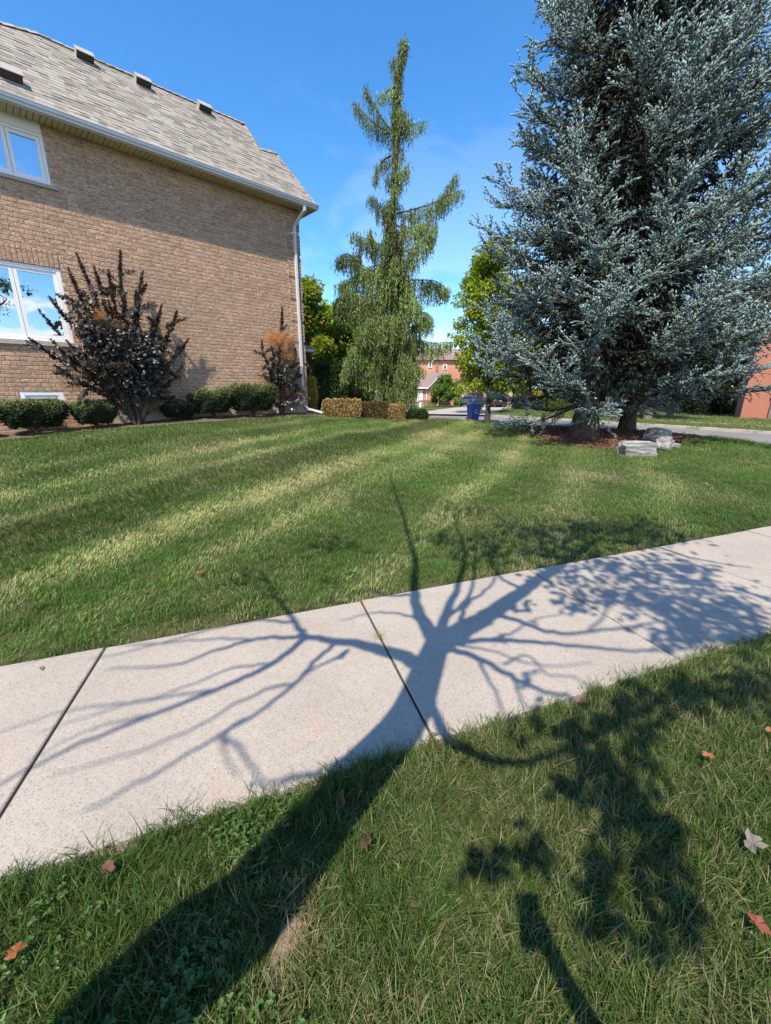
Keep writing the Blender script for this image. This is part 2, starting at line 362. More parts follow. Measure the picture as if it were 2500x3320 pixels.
# far houses
def farbrick(name, a, b):
    t = NT(name); tcn = t.objc(); br = t.n('ShaderNodeTexBrick', Vector=tcn, Scale=1.0)
    p = t.pos(); st = t.scale(p, (3, 3, 11)); n1 = t.noise(st, 1.0, 3); n2 = t.noise(p, 0.8, 3)
    w = t.n('ShaderNodeSeparateXYZ', Vector=p).outputs[2]; fr = t.math('FRACT', t.math('MULTIPLY', w, 11.5))
    c = t.mix(n1, a, b); c = t.mix(t.rng(n2, 0.4, 0.7, 0, 0.3), c, [x * 1.2 for x in b]); c = t.mix(t.math('GREATER_THAN', fr, 0.88), c, (0.42, 0.33, 0.27))
    t.t.nodes.remove(br); M[name] = t.done(t.pbr(c, 0.9))
farbrick('red_brick', (0.33, 0.105, 0.065), (0.46, 0.17, 0.11)); farbrick('orange_brick', (0.42, 0.175, 0.105), (0.56, 0.26, 0.165)); farbrick('tan_brick', (0.36, 0.26, 0.19), (0.48, 0.36, 0.27))
plain('roof_brown', (0.23, 0.165, 0.15), 0.95, var=0.3, nscale=6); plain('white_trim', (0.78, 0.77, 0.75), 0.5, var=0.03)
plain('dark_glass', (0.03, 0.035, 0.04), 0.08, spec=0.9, var=0.05); plain('blue_plastic', (0.012, 0.06, 0.26), 0.38, var=0.1)
plain('green_plastic', (0.012, 0.12, 0.075), 0.4, var=0.1); plain('black_metal', (0.015, 0.015, 0.016), 0.45, var=0.05)
plain('rubber', (0.02, 0.02, 0.02), 0.8); plain('alloy', (0.35, 0.35, 0.36), 0.35, 0.9, var=0.05)
plain('car_blue', (0.03, 0.07, 0.16), 0.22, 0.4, 0.6, var=0.05); plain('car_grey', (0.085, 0.075, 0.09), 0.22, 0.4, 0.6, var=0.05)
plain('tail_red', (0.35, 0.015, 0.02), 0.2); plain('plate', (0.7, 0.72, 0.78), 0.4, var=0.02); plain('wood_post', (0.28, 0.22, 0.16), 0.9)
plain('skin', (0.50, 0.30, 0.22), 0.5, var=0.05); plain('shirt', (0.08, 0.09, 0.11), 0.9, var=0.1); plain('denim', (0.05, 0.07, 0.12), 0.9, var=0.15)
plain('shoe', (0.35, 0.35, 0.35), 0.7); plain('hair', (0.02, 0.014, 0.01), 0.6); plain('phone_case', (0.02, 0.02, 0.022), 0.35); plain('lamp_glass', (0.5, 0.48, 0.42), 0.2)
t = NT('bare_soil'); p = t.pos(); a = t.noise(p, 40, 6, 0.7); b = t.noise(p, 14, 4)
c = t.mix(t.rng(a, .3, .7), (0.16, 0.115, 0.075), (0.42, 0.33, 0.23)); c = t.mix(t.rng(b, .58, .7, 0, .8), c, (0.42, 0.20, 0.07))
M['bare_soil'] = t.done(t.pbr(c, 0.95, t.bump(a, 1.0, 0.02), spec=0.1))
# ------------------------------------------------------------------ terrain
EA, EB = G(0, 2160)[:2], G(2500, 1705)[:2]         # lawn edge of the sidewalk
SD = nrm(EB - EA); SN = np.array([-SD[1], SD[0]])   # along it, and toward the lawn
NA, NB = G(0, 2847)[:2], G(2500, 2053)[:2]          # boulevard edge of the sidewalk
ND = nrm(NB - NA)
def ts(x, y): dx, dy = x - EA[0], y - EA[1]; return dx * SD[0] + dy * SD[1], dx * SN[0] + dy * SN[1]
def farz(x, y): return -0.1 - 0.007 * np.maximum(0, y - 20)
CREST = [HW(-13, 0, .66), HW(-7.7, 0, .80), HW(-6.0, 0, .85), HW(-3.8, 0, .965), HW(0.25, 0, .975)]
CREST += [D(1100, 1350, 15.0), D(1350, 1353, 16.2), D(1650, 1377, 14.2), D(1850, 1386, 13.2), D(2100, 1397, 12.4), D(2300, 1414, 11.8), D(2500, 1439, 11.2), D(2800, 1490, 10.4)]
CREST = np.array(CREST); ct, cs_ = ts(CREST[:, 0], CREST[:, 1])
o_ = np.argsort(ct); ct, cs_, cz = ct[o_], cs_[o_], CREST[o_, 2]
def height(x, y):
    x, y = np.asarray(x, float), np.asarray(y, float); t, s = ts(x, y)
    S = np.interp(t, ct, cs_); Z = np.interp(t, ct, cz)
    S = np.where(t > ct[-1], S + 0 * t, S); q = np.clip(s / S, 0, None)
    rise = Z * (np.clip(q, 0, 1) * 0.72 + 0.28 * np.clip(q, 0, 1) ** 2 * (3 - 2 * np.clip(q, 0, 1)))
    Lf = np.interp(t, [4, 8, 12, 16], [9.0, 7.0, 4.0, 2.6])
    f = np.clip((s - S) / Lf, 0, 1); f = f * f * (3 - 2 * f)
    z = np.where(q < 1, rise, Z + (farz(x, y) - Z) * f)
    bump = 0.012 * np.sin(x * 2.1 + 1.3 * np.sin(y * 0.9)) * np.sin(y * 1.7 + 0.4) * np.clip(s / 1.5, 0, 1) * (f < .99)
    z = np.where(s > 0, z + bump, 0.0) - 0.02
    flat = (np.abs(x) > 200) | (y > 400); return z
def TP(x, y, zoff=0.0):
    """photo pixel -> point on the terrain"""
    d = ray(x, y); d = d / np.linalg.norm(d); t = np.arange(0.5, 130, 0.02); P = EYEV + t[:, None] * d
    k = np.argmax(P[:, 2] < height(P[:, 0], P[:, 1]) + zoff); return P[k]
def onT(P): return np.array([P[0], P[1], float(height(P[0], P[1]))])
def axis(segs):
    a = [segs[0][0]]
    for lo, hi, st in segs: a += list(np.arange(lo, hi, st)[1:] if lo == a[-1] else np.arange(lo, hi, st)); a.append(hi)
    return np.array(sorted(set(np.round(a, 4))))
gx = axis([(-3000, -200, 700), (-200, -40, 20), (-40, -14, 2.5), (-14, 16, 0.25), (16, 40, 2), (40, 200, 20), (200, 3000, 700)])
gy = axis([(-3000, -200, 700), (-200, -20, 20), (-20, -1, 1.5), (-1, 24, 0.25), (24, 60, 2), (60, 200, 14), (200, 3000, 700)])
XX, YY = np.meshgrid(gx, gy); ZZ = height(XX, YY); ZZ = np.where(YY > 200, farz(XX, 200.0), ZZ)
ZZ = np.where(YY < -1, -0.02, ZZ)
def grid_faces(ny, nx):
    i = np.arange(ny - 1)[:, None] * nx + np.arange(nx - 1)[None]; return np.stack([i, i + 1, i + nx + 1, i + nx], -1).reshape(-1, 4)
# sink the turf under the walk so that the slabs sit in it
tt, ss = ts(XX, YY); nn = (XX - NA[0]) * -ND[1] + (YY - NA[1]) * ND[0]
ZZ = np.where((ss < 0) & (nn > 0), -0.09, ZZ)
tag(obj('ground', [(np.stack([XX, YY, ZZ], -1).reshape(-1, 3), grid_faces(*XX.shape))], M['turf_soil'], smooth=True), kind='structure')

# ------------------------------------------------------------------ sidewalk: a slab between each pair of joints
def ln(A, d, B, e):
    m = np.array([[d[0], -e[0]], [d[1], -e[1]]]); k = np.linalg.solve(m, B - A); return A + d * k[0]
JT = [((340, 2100), (0, 2640)), ((1170, 1945), (1410, 2400)), ((1719, 1849), (2210, 2140)), ((2130, 1770), (2500, 1905))]
joints = []
for a, b in JT:
    A, B = G(*a)[:2], G(*b)[:2]; joints.append((ln(EA, SD, A, nrm(B - A)), ln(NA, ND, A, nrm(B - A))))
d0 = joints[1][0] - joints[0][0]; e0 = joints[1][1] - joints[0][1]
pitch = 1.55
pre = [(joints[0][0] - SD * pitch * k, joints[0][1] - ND * pitch * k) for k in range(5, 0, -1)]
post = [(joints[3][0] + SD * pitch * k, joints[3][1] + ND * pitch * k) for k in range(1, 8)]
alls = pre + joints + post
sw = thing('sidewalk', (0, 0, 0), None, None); sw['kind'] = 'structure'
def slab(name, q, top, bot, mat, parent, bev=0.006, sag=0.0):
    q = np.asarray(q, float); c = q.mean(0); qi = q + nrm(c - q) * bev * 1.4
    V = np.vstack([np.c_[q, np.full(4, bot)], np.c_[q, np.full(4, top - bev)], np.c_[qi, np.full(4, top)]])
    F = [[i, (i + 1) % 4, 4 + (i + 1) % 4, 4 + i] for i in range(4)] + [[4 + i, 4 + (i + 1) % 4, 8 + (i + 1) % 4, 8 + i] for i in range(4)] + [[8, 9, 10, 11]]
    return obj(name, [(V, np.array(F))], mat, parent)
for k in range(len(alls) - 1):
    (a, b), (c, d) = alls[k], alls[k + 1]; g0, g1 = [0.0105 if j >= 7 else 0.0065 for j in (k, k + 1)]
    q = [b + ND * g0, d - ND * g1, c - SD * g1, a + SD * g0]
    slab('slab', q, 0.004 * math.sin(k * 2.3), -0.12, M['concrete'], sw)
swb = [(np.c_[np.array([alls[0][1], alls[-1][1], alls[-1][0], alls[0][0]]), np.full(4, -0.014)], np.array([[0, 1, 2, 3]]))]
obj('joint_bed', swb, M['joint_dirt'], sw)

# ------------------------------------------------------------------ street beyond the lawn
RK = [np.array(p) for p in ((22.3, 6.9), (16.1, 17.5), (11.6, 26.2), (7.3, 33.6), (2.5, 42.0), (-4.5, 54.0), (-16, 74.0), (-40, 112))]
RK = spline([np.r_[p, 0] for p in RK], 60)[:, :2]
RT = nrm(np.gradient(RK, axis=0)); RP = np.stack([RT[:, 1], -RT[:, 0]], 1)     # away from the camera
def strip(o0, o1, z):
    A, B = RK + RP * o0, RK + RP * o1
    V = np.vstack([np.c_[A, farz(A[:, 0], A[:, 1]) + z], np.c_[B, farz(B[:, 0], B[:, 1]) + z]]); n = len(A); i = np.arange(n - 1)
    return (V, np.stack([i, i + n, i + n + 1, i + 1], 1)[:, ::1])
tag(obj('road', [strip(-8.2, 0, 0.03)], M['asphalt']), kind='structure')
def kerb(name, o0, o1):
    A, B = RK + RP * o0, RK + RP * o1; za, zb = farz(A[:, 0], A[:, 1]), farz(B[:, 0], B[:, 1]); n = len(A); i = np.arange(n - 1)
    V = np.vstack([np.c_[A, za - .05], np.c_[A + RP * .03 * np.sign(o1 - o0), za + .14], np.c_[B, zb + .15], np.c_[B, zb - .05]])
    F = np.vstack([np.stack([i + k * n, i + 1 + k * n, i + 1 + (k + 1) * n, i + (k + 1) * n], 1) for k in range(3)])
    return tag(obj(name, [(V, F)], M['kerb']), kind='structure')
kerb('kerb', 0.0, 0.32); kerb('kerb', -8.52, -8.2)
tag(obj('far_sidewalk', [strip(3.0, 4.3, 0.135)], M['concrete']), kind='structure')
tag(obj('far_verge', [strip(0.32, 3.0, 0.115), strip(4.3, 12, 0.12)], M['turf_soil']), kind='structure')
def FZ(x, y, z=0.0):
    d = ray(x, y); t = np.arange(12, 160, 0.05) / d[1] * 1.0; P = EYEV + t[:, None] * d; k = np.argmax(P[:, 2] < farz(P[:, 0], P[:, 1]) + z); return P[k]
dq = [FZ(1330, 1341, .16), FZ(1580, 1345, .16), FZ(1660, 1318, .16), FZ(1490, 1318.5, .16)]
dq = np.array(dq); dq = np.vstack([dq, dq[2] + (dq[2] - dq[1]) * .3, dq[3] + (dq[2] - dq[1]) * .3])
tag(obj('driveway', [(dq, np.array([[0, 1, 2, 3], [3, 2, 4, 5]]))], M['drive']), kind='structure')
# soil bed along the house and mulch round the spruces
def sheet(name, fn, us, vs, mat, zo):
    A = np.array([[fn(u, v) for u in us] for v in vs]); V = A.reshape(-1, 3); V[:, 2] = height(V[:, 0], V[:, 1]) + zo
    return tag(obj(name, [(V, grid_faces(len(vs), len(us)))], mat, smooth=True), kind='structure')
BEDN = lambda u: 0.95 + 0.12 * math.sin(u * 1.3) + 0.05 * math.sin(u * 5)
sheet('planting_bed', lambda u, v: HW(u, v * BEDN(u), 0), np.arange(-10, 0.6, 0.2), np.linspace(0, 1, 7), M['soil'], 0.025)
MC = TP(1985, 1425); MC2 = MC + np.array([0.1, .6, 0])
def mul(u, v):
    r = v * (1 + .12 * math.sin(3 * u + 1) + .06 * math.sin(7 * u)); return MC2 + np.array([2.55 * r * math.cos(u), 1.75 * r * math.sin(u), 0])
sheet('mulch_bed', mul, np.linspace(0, 2 * math.pi, 49), np.linspace(0.02, 1, 12), M['mulch'], 0.035)
BQ = G(932, 3035)
sheet('bare_soil_patch', lambda u, v: BQ + np.array([(.038 + .007 * math.sin(3 * u + 1)) * v * math.cos(u) + .025 * v * math.sin(u), (.075 + .008 * math.sin(2 * u)) * v * math.sin(u), 0]), np.linspace(0, 2 * math.pi, 25), np.linspace(.02, 1, 6), M['bare_soil'], 0.006)
# ------------------------------------------------------------------ the brick house on the left
HB = HW(-5, -2.2, 0.9)
house = thing('brick_house', HB, 'tan rock-faced brick house with grey shingle roof and white downspout', 'house')
WTOP, UC, CH, BL = 6.90, 0.215, 0.09, 0.25
OPEN = [(-7.62, -5.885, 5.82, 6.95), (-7.66, -6.03, 2.72, 4.24), (-7.2, -6.43, 1.10, 1.66)]     # u0,u1,z0,z1
SOLD = (-7.66, -6.025, 4.24, 4.56)
def foundtop(u): return 0.85 if u < -5.5 else (1.12 if u < -4.15 else 1.42)
# mortar backing with the openings cut out
us = sorted({-10.6, -5.5, -4.15, UC} | {o[0] for o in OPEN} | {o[1] for o in OPEN}); zs = sorted({0.3, WTOP + .25} | {o[2] for o in OPEN} | {o[3] for o in OPEN})
bk = []
for i in range(len(us) - 1):
    for j in range(len(zs) - 1):
        um, zm = (us[i] + us[i + 1]) / 2, (zs[j] + zs[j + 1]) / 2
        if any(a < um < b and c < zm < d for a, b, c, d in OPEN): continue
        bk.append((np.array([HW(us[i], 0, zs[j]), HW(us[i + 1], 0, zs[j]), HW(us[i + 1], 0, zs[j + 1]), HW(us[i], 0, zs[j + 1])]), np.array([[0, 1, 2, 3]])))
bk.append((np.array([HW(UC, 0, .3), HW(UC, -4.4, .3), HW(UC, -4.4, WTOP + .25), HW(UC, 0, WTOP + .25)]), np.array([[0, 1, 2, 3]])))
bk.append((np.array([HW(UC, -4.4, .3), HW(-10.6, -4.4, .3), HW(-10.6, -4.4, WTOP + .25), HW(UC, -4.4, WTOP + .25)]), np.array([[0, 1, 2, 3]])))
bk.append((np.array([HW(-10.6, -4.4, .3), HW(-10.6, 0, .3), HW(-10.6, 0, WTOP + .25), HW(-10.6, -4.4, WTOP + .25)]), np.array([[0, 1, 2, 3]])))
wall = obj('wall', bk, M['mortar'], house)
# brick with a chipped, uneven face: local x along u, y out, z up
def brick_parts(L, h, seed, proud=0.011, dep=0.0):
    g = random.Random(seed); e = 0.007; j = lambda: g.uniform(-0.003, 0.003)
    V = []
    for y, ins in ((-0.004, 0), (proud * .62, 0), (proud, e)):
        V += [(ins + j() * .6, y, ins + j() * .6), (L - ins + j() * .6, y, ins + j() * .6), (L - ins + j() * .6, y, h - ins + j() * .6), (ins + j() * .6, y, h - ins + j() * .6)]
    V.append((L * g.uniform(.35, .65), proud + g.uniform(-.001, .002), h * g.uniform(.35, .65)))
    F4 = []
    for k in (0, 4):
        for i in range(4): F4.append([k + i, k + 4 + i, k + 4 + (i + 1) % 4, k + (i + 1) % 4])
    F3 = [[8 + i, 12, 8 + (i + 1) % 4] for i in range(4)]
    return np.array(V), np.array(F4), np.array(F3)
def b2w(V, u, z, n=0.0): return HW(0, 0, 0) + np.outer(V[:, 0] + u, U) + np.outer(V[:, 1] + n, N) + np.outer(V[:, 2] + z, [0, 0, 1])
bricks = []     # u, z, L, h, proud offset
def cut(a, b, holes):
    seg = [(a, b)]
    for h0, h1 in holes:
        seg = [p for s0, s1 in seg for p in ((s0, min(s1, h0)), (max(s0, h1), s1)) if p[1] - p[0] > 0.035]
    return seg
nc = int((WTOP - 0.67) / CH) + 1
for k in range(nc):
    z = 0.67 + k * CH
    holes = [(o[0] - .004, o[1] + .004) for o in OPEN + [SOLD] if z + CH * .5 > o[2] and z + CH * .5 < o[3]]
    q0 = -0.24; u = -10.5 + (k % 2) * BL * .5 + (0.03 * math.sin(k * 4.1))
    while u < q0 - .02:
        for s0, s1 in cut(u, min(u + BL - .01, q0 - .01), holes):
            if s1 - s0 > .05 and z > foundtop((s0 + s1) / 2) - .05: bricks.append((s0, z, s1 - s0, CH - .011, 0.0))
        u += BL
    pr = 0.022 if k % 7 < 6 else -0.002
    cutu = [q0, -.115, UC + .004] if k % 2 else [q0, 0.01, UC + .004]
    for a, b in zip(cutu, cutu[1:]):
        if z > foundtop(0) - .05: bricks.append((a, z, b - a - (.009 if b < UC else -pr * .7), CH - .011, pr))
u = SOLD[0]
while u < SOLD[1] - .05:      # soldier course over the window, plus a rowlock line on top
    bricks.append((u, SOLD[2] + .004, .078, .245, .010)); bricks.append((u, SOLD[2] + .256, .078, .064, .010)); u += .0865
BP = np.array([HW(b[0] + b[2] / 2, 0, b[1] + b[3] / 2) for b in bricks]); pj = proj(BP)
vis = (pj[:, 0] > -20) & (pj[:, 0] < 2500) & (pj[:, 1] > 300)
area = np.array([b[2] * b[3] for b in bricks]) / np.sum((BP - EYEV) ** 2, axis=1) * np.where(vis, 1, 0)
# pieces mostly behind shrubs and stems count less
near = set(np.argsort(-area)[:300].tolist())
cache, joined = {}, []
for i, (u, z, L, h, pr) in enumerate(bricks):
    if i in near:
        key = (round(L, 2), round(h, 3), pr, i % 7)
        if key not in cache:
            V, F4, F3 = brick_parts(L, h, i); V = V * [1, -1, 1]; me = mesh('brick', [(V, F4[:, ::-1]), (V, F3[:, ::-1])]); me.materials.append(M['brick']); cache[key] = me
        o = bpy.data.objects.new('brick', cache[key]); w = HW(u, pr, z); put(o, wall, w)
        o.rotation_euler = (0, 0, math.atan2(U[1], U[0]))
    else:
        V, F4, F3 = brick_parts(L, h, i); w = b2w(V, u, z, pr); c = np.array([random.random(), 0, 0])
        joined += [(w, F4, c), (w, F3, c)]
# front face quoin ends (seen edge-on at the corner)
for k in range(nc):
    z = 0.67 + k * CH
    if k % 7 < 6 and z > 1.4: joined.append(hexa(HW(UC, -.34, z), N * .345, U * .024, np.array([0, 0, CH - .011]), np.array([random.random(), 0, 0])))
    elif z > 1.4: joined.append(hexa(HW(UC, -.34, z), N * .325, U * .008, np.array([0, 0, CH - .011]), np.array([random.random(), 0, 0])))
tag(obj('far_bricks', joined, M['brick'], wall, smooth=False), kind='stuff')
fd = [hbox(-10.6, -5.5, -.02, .012, .2, .84), hbox(-5.5, -4.15, -.02, .013, .2, 1.11), hbox(-4.15, UC + .01, -.02, .014, .2, 1.41)]
obj('foundation', fd, M['foundation'], house)

# ---- windows
def window(u0, u1, z0, z1, sashes, frame, trimtop=0.0, n=-0.035, curt=True):
    w = obj('window', [hbox(u0, u0 + frame, n - .06, n + .03, z0, z1), hbox(u1 - frame, u1, n - .06, n + .03, z0, z1),
                       hbox(u0 + frame, u1 - frame, n - .06, n + .028, z1 - frame, z1), hbox(u0 + frame, u1 - frame, n - .06, n + .028, z0, z0 + frame)], M['vinyl'], house)
    a, b = u0 + frame, u1 - frame; sw_ = (b - a) / sashes
    for k in range(sashes):
        s0, s1 = a + k * sw_ + .004, a + (k + 1) * sw_ - .004; f = .062
        zz0, zz1 = z0 + frame + .004, z1 - frame - .004
        obj('sash', [hbox(s0, s0 + f, n - .05, n + .012, zz0, zz1), hbox(s1 - f, s1, n - .05, n + .012, zz0, zz1),
                     hbox(s0 + f, s1 - f, n - .05, n + .010, zz1 - f, zz1), hbox(s0 + f, s1 - f, n - .05, n + .010, zz0, zz0 + f)], M['vinyl'], w)
        g = np.array([HW(s0 + f, n - .02, zz0 + f), HW(s1 - f, n - .02, zz0 + f), HW(s1 - f, n - .02, zz1 - f), HW(s0 + f, n - .02, zz1 - f)])
        obj('pane', [(g, np.array([[0, 1, 2, 3]]))], M['glass'], w)
    # room behind: back wall, sides, and a hung curtain
    r = [(np.array([HW(u0, -1.4, z0 - .2), HW(u1, -1.4, z0 - .2), HW(u1, -1.4, z1 + .2), HW(u0, -1.4, z1 + .2)]), np.array([[0, 1, 2, 3]]))]
    for uu in (u0, u1): r.append((np.array([HW(uu, -1.4, z0 - .2), HW(uu, -.1, z0 - .2), HW(uu, -.1, z1 + .2), HW(uu, -1.4, z1 + .2)]), np.array([[0, 1, 2, 3]])))
    for zz in (z0 - .001, z1 + .001): r.append((np.array([HW(u0, -1.4, zz), HW(u1, -1.4, zz), HW(u1, -.1, zz), HW(u0, -.1, zz)]), np.array([[0, 1, 2, 3]])))
    obj('room', r, M['interior'], w)
    if curt:
        for c0, c1 in ((u1 - .42, u1 - .06), (u0 + .06, u0 + .4)):
            k = np.linspace(0, 1, 40); nn_ = -.26 + .03 * np.sin(k * 38); P = [HW(c0 + (c1 - c0) * q, m, 0) for q, m in zip(k, nn_)]
            V = np.array([p + np.array([0, 0, z0 + .06]) for p in P] + [p + np.array([0, 0, z1 - .1]) for p in P])
            obj('curtain', [(V, np.array([[i, i + 1, i + 41, i + 40] for i in range(39)]))], M['curtain'], w, smooth=True)
    return w
w1 = window(-7.62, -5.887, 5.822, 6.72, 3, .055); obj('header_panel', [hbox(-7.62, -5.89, -.03, .008, 6.722, 6.93)], M['vinyl'], w1)
obj('sill', [hbox(-7.75, -5.78, -.03, .055, 5.752, 5.82)], M['stone_sill'], w1)
w2 = window(-7.655, -6.033, 2.722, 4.238, 2, .075)
obj('sill', [hbox(-7.75, -5.96, -.03, .06, 2.63, 2.72)], M['stone_sill'], w2)
w3 = window(-7.2, -6.432, 1.10, 1.658, 1, .085, n=-.03, curt=False)

# ---- roof: plane rising at 45 degrees from the eave
E0, Z0, SLOPE = 0.48, 7.00, 1.0
def RPt(u, n): return HW(u, n, Z0 + SLOPE * (E0 - n))
def Rpx(x, y):
    d = ray(x, y); n0 = (EYEV - C0) @ N; dn = d @ N; t = (Z0 + SLOPE * (E0 - n0) - EYE) / (d[2] + SLOPE * dn); P = EYEV + d * t
    return (P - C0) @ U, (P - C0) @ N
edge = [Rpx(*q) for q in ((1004, 658), (895, 497), (838, 481), (791, 401), (246, 165), (120, 108), (0, 73))]
eu = [(e[0], e[1]) for e in edge]
eu[0] = (0.60, E0); dl = np.array(eu[6]) - np.array(eu[5]); endl = np.array(eu[6]) + dl * 6.0
poly = [(-10.9, E0), eu[0], eu[1], eu[2], eu[3], eu[4], eu[5], eu[6], (-10.9, float(np.interp(-10.9, [endl[0], eu[6][0]], [endl[1], eu[6][1]])))]
def inroof(u, n):
    c = False; m = len(poly)
    for i in range(m):
        (x1, y1), (x2, y2) = poly[i], poly[i - 1]
        if (y1 > n) != (y2 > n) and u < (x2 - x1) * (n - y1) / (y2 - y1) + x1: c = not c
    return c
ridge_n = eu[3][1]
deck = [np.array([RPt(u, n) - np.array([0, 0, .03]) for u, n in poly])]
import mathutils
from mathutils.geometry import tessellate_polygon
tri = np.array(tessellate_polygon([[mathutils.Vector((u, n, 0)) for u, n in poly]]))
roofparts = [(deck[0], tri)]
# back slope and front hip so the roof is a closed body
top = [RPt(u, n) for u, n in poly[2:]]; bk2 = [np.array([p[0], p[1], Z0 - .05]) - N * 2 * 1.0 * (p[2] - Z0 + .2) * .0 for p in top]
back = [HW((p - C0) @ U, 2 * ridge_n - E0 if k > 0 else ridge_n, Z0 - .03) for k, p in enumerate(top)]
for k in range(len(top) - 1): roofparts.append((np.array([top[k] - [0, 0, .03], back[k], back[k + 1], top[k + 1] - [0, 0, .03]]), np.array([[0, 1, 2, 3]])))
fr = [RPt(*poly[1]), RPt(*poly[2]), RPt(*poly[3]), RPt(*poly[4])]
roofparts.append((np.array([fr[0] - [0, 0, .03], HW(.6, 2 * ridge_n - E0, Z0 - .03), HW(eu[3][0], 2 * ridge_n - E0, Z0 - .03), fr[3] - [0, 0, .03], fr[2] - [0, 0, .03], fr[1] - [0, 0, .03]]), np.array([[0, 1, 5, 5], [1, 2, 4, 5], [2, 3, 4, 4]])[1:2]))
roofparts.append((np.array([fr[0] - [0, 0, .03], HW(.6, 2 * ridge_n - E0, Z0 - .03), fr[1] - [0, 0, .03]]), np.array([[0, 1, 2]])))
roofparts.append((np.array([HW(.6, 2 * ridge_n - E0, Z0 - .03), HW(eu[3][0], 2 * ridge_n - E0, Z0 - .03), fr[3] - [0, 0, .03], fr[2] - [0, 0, .03]]), np.array([[0, 1, 2], [0, 2, 3]])))
roof = obj('roof', roofparts, M['roof_deck'], house)
# shingles: overlapping tabs, each course stepped over the one below
SV = nrm(-N * 1.0 + np.array([0, 0, SLOPE])); SNn = nrm(N * SLOPE + np.array([0, 0, 1.0])); EXP = 0.145
sh_list = []; row = 0; n = E0 + .03; dn = EXP / math.sqrt(1 + SLOPE ** 2)
while n > ridge_n - .1:
    u = -10.9 - random.random() * .3
    while u < 1.2:
        wd = random.choice((.13, .17, .2, .26, .33, .16)); nm = n - dn * .5
        if inroof(u + wd * .5, min(nm, E0 - .001)):
            ue = u + wd - .006
            while not inroof(ue - .01, min(nm, E0 - .001)): ue -= .02
            sh_list.append((u, n, ue - u, .009 + random.choice((0, 0, .008))))
        u += wd
    n -= dn; row += 1
SP_ = np.array([RPt(s[0] + s[2] / 2, s[1]) for s in sh_list]); pj = proj(SP_)
ar = np.array([s[2] for s in sh_list]) / np.sum((SP_ - EYEV) ** 2, axis=1) * ((pj[:, 0] > 0) & (pj[:, 0] < 2500) & (pj[:, 1] > 0))
near = set(np.argsort(-ar)[:300].tolist()); far = []; scache = {}
for i, (u, n, wd, th) in enumerate(sh_list):
    o0 = RPt(u, n) - SNn * .012; ln_ = EXP + .035
    if i in near:
        key = (round(wd, 3), th)
        if key not in scache:
            me = mesh('shingle', [hexa((0, 0, 0), U * wd, SV * ln_ - SNn * th * .8, SNn * (th + .012))]); me.materials.append(M['shingle']); scache[key] = me
        put(bpy.data.objects.new('shingle', scache[key]), roof, o0)
    else: far.append(hexa(o0, U * wd, SV * ln_ - SNn * th * .8, SNn * (th + .012), np.array([random.random(), 0, 0])))
tag(obj('far_shingles', far, M['shingle'], roof, smooth=False), kind='stuff')
# caps along the ridge and hips
for a, b in ((poly[1], poly[2]), (poly[3], poly[4]), (poly[2], poly[3]), (poly[4], poly[5]), (poly[5], poly[6]), (poly[6], poly[7]), (poly[7], poly[8])):
    A, B = RPt(*a), RPt(*b); m = max(1, int(np.linalg.norm(B - A) / .2))
    for k in range(m):
        p0 = A + (B - A) * k / m; p1 = A + (B - A) * (k + 1.15) / m; dd = p1 - p0; sd = nrm(np.cross(dd, [0, 0, 1])) * .11
        V = np.array([p0 - sd * 1 - [0, 0, .05], p0 + [0, 0, .035], p0 + sd - [0, 0, .05], p1 - sd - [0, 0, .065], p1 + [0, 0, .02], p1 + sd - [0, 0, .065]])
        me = mesh('ridge_cap', [(V - p0, np.array([[0, 3, 4, 1], [1, 4, 5, 2]])), (V[[0, 1, 2]] - p0, np.array([[0, 1, 2]]))]); me.materials.append(M['shingle'])
        put(bpy.data.objects.new('ridge_cap', me), roof, p0)
for x, y in ((38, 268), (277, 203), (466, 285), (665, 368)):
    u, n = Rpx(x, y); o0 = RPt(u - .19, n) + SNn * .01; k = .74
    v_ = obj('roof_vent', [hexa(o0 - SV * .06 * k, U * .52 * k, SV * .40 * k, SNn * .012), hexa(o0 + (U * .02 + SV * .02) * k + SNn * .012, U * .48 * k, SV * .26 * k, SNn * .20 * k)], M['vent_metal'], roof)
    obj('vent_hood', [hexa(o0 + SNn * (.200 * k + .013) - SV * .015 * k, U * .52 * k, SV * .30 * k, SNn * .014)], M['vent_metal'], v_)
    obj('louvre', [hexa(o0 + (U * .025 + SV * .006) * k + SNn * .014, U * .47 * k, SV * .010, SNn * .195 * k)], M['vent_dark'], v_)
# ---- eaves: soffit panels, fascia, gutter, downspout
SO = 0.415; u = -10.8; sf = obj('soffit', [hbox(-10.9, .62, -.02, SO, WTOP + .035, WTOP + .055)], M['soffit'], house)
while u < .55:
    wd = min(.295, .60 - u); pr_ = []
    for q in range(3): pr_.append(hbox(u + q * wd / 3 + .004, u + (q + 1) * wd / 3 - .010, .0, SO, WTOP + .006, WTOP + .036))
    obj('soffit_panel', pr_, M['soffit'], sf); u += .30
obj('soffit_return', [hbox(UC, .60, -4.3, -.02, WTOP + .008, WTOP + .05)], M['soffit'], sf)
obj('fascia', [hbox(-10.9, .60, SO, SO + .018, WTOP - .01, WTOP + .16), hbox(.60, .618, -4.4, SO + .018, WTOP - .01, WTOP + .16)], M['gutter_white'], house)
gp = np.array([(SO + .02, .0), (SO + .075, .0), (SO + .085, .03), (SO + .115, .055), (SO + .118, .10), (SO + .135, .105), (SO + .135, .118), (SO + .11, .118), (SO + .10, .112)])
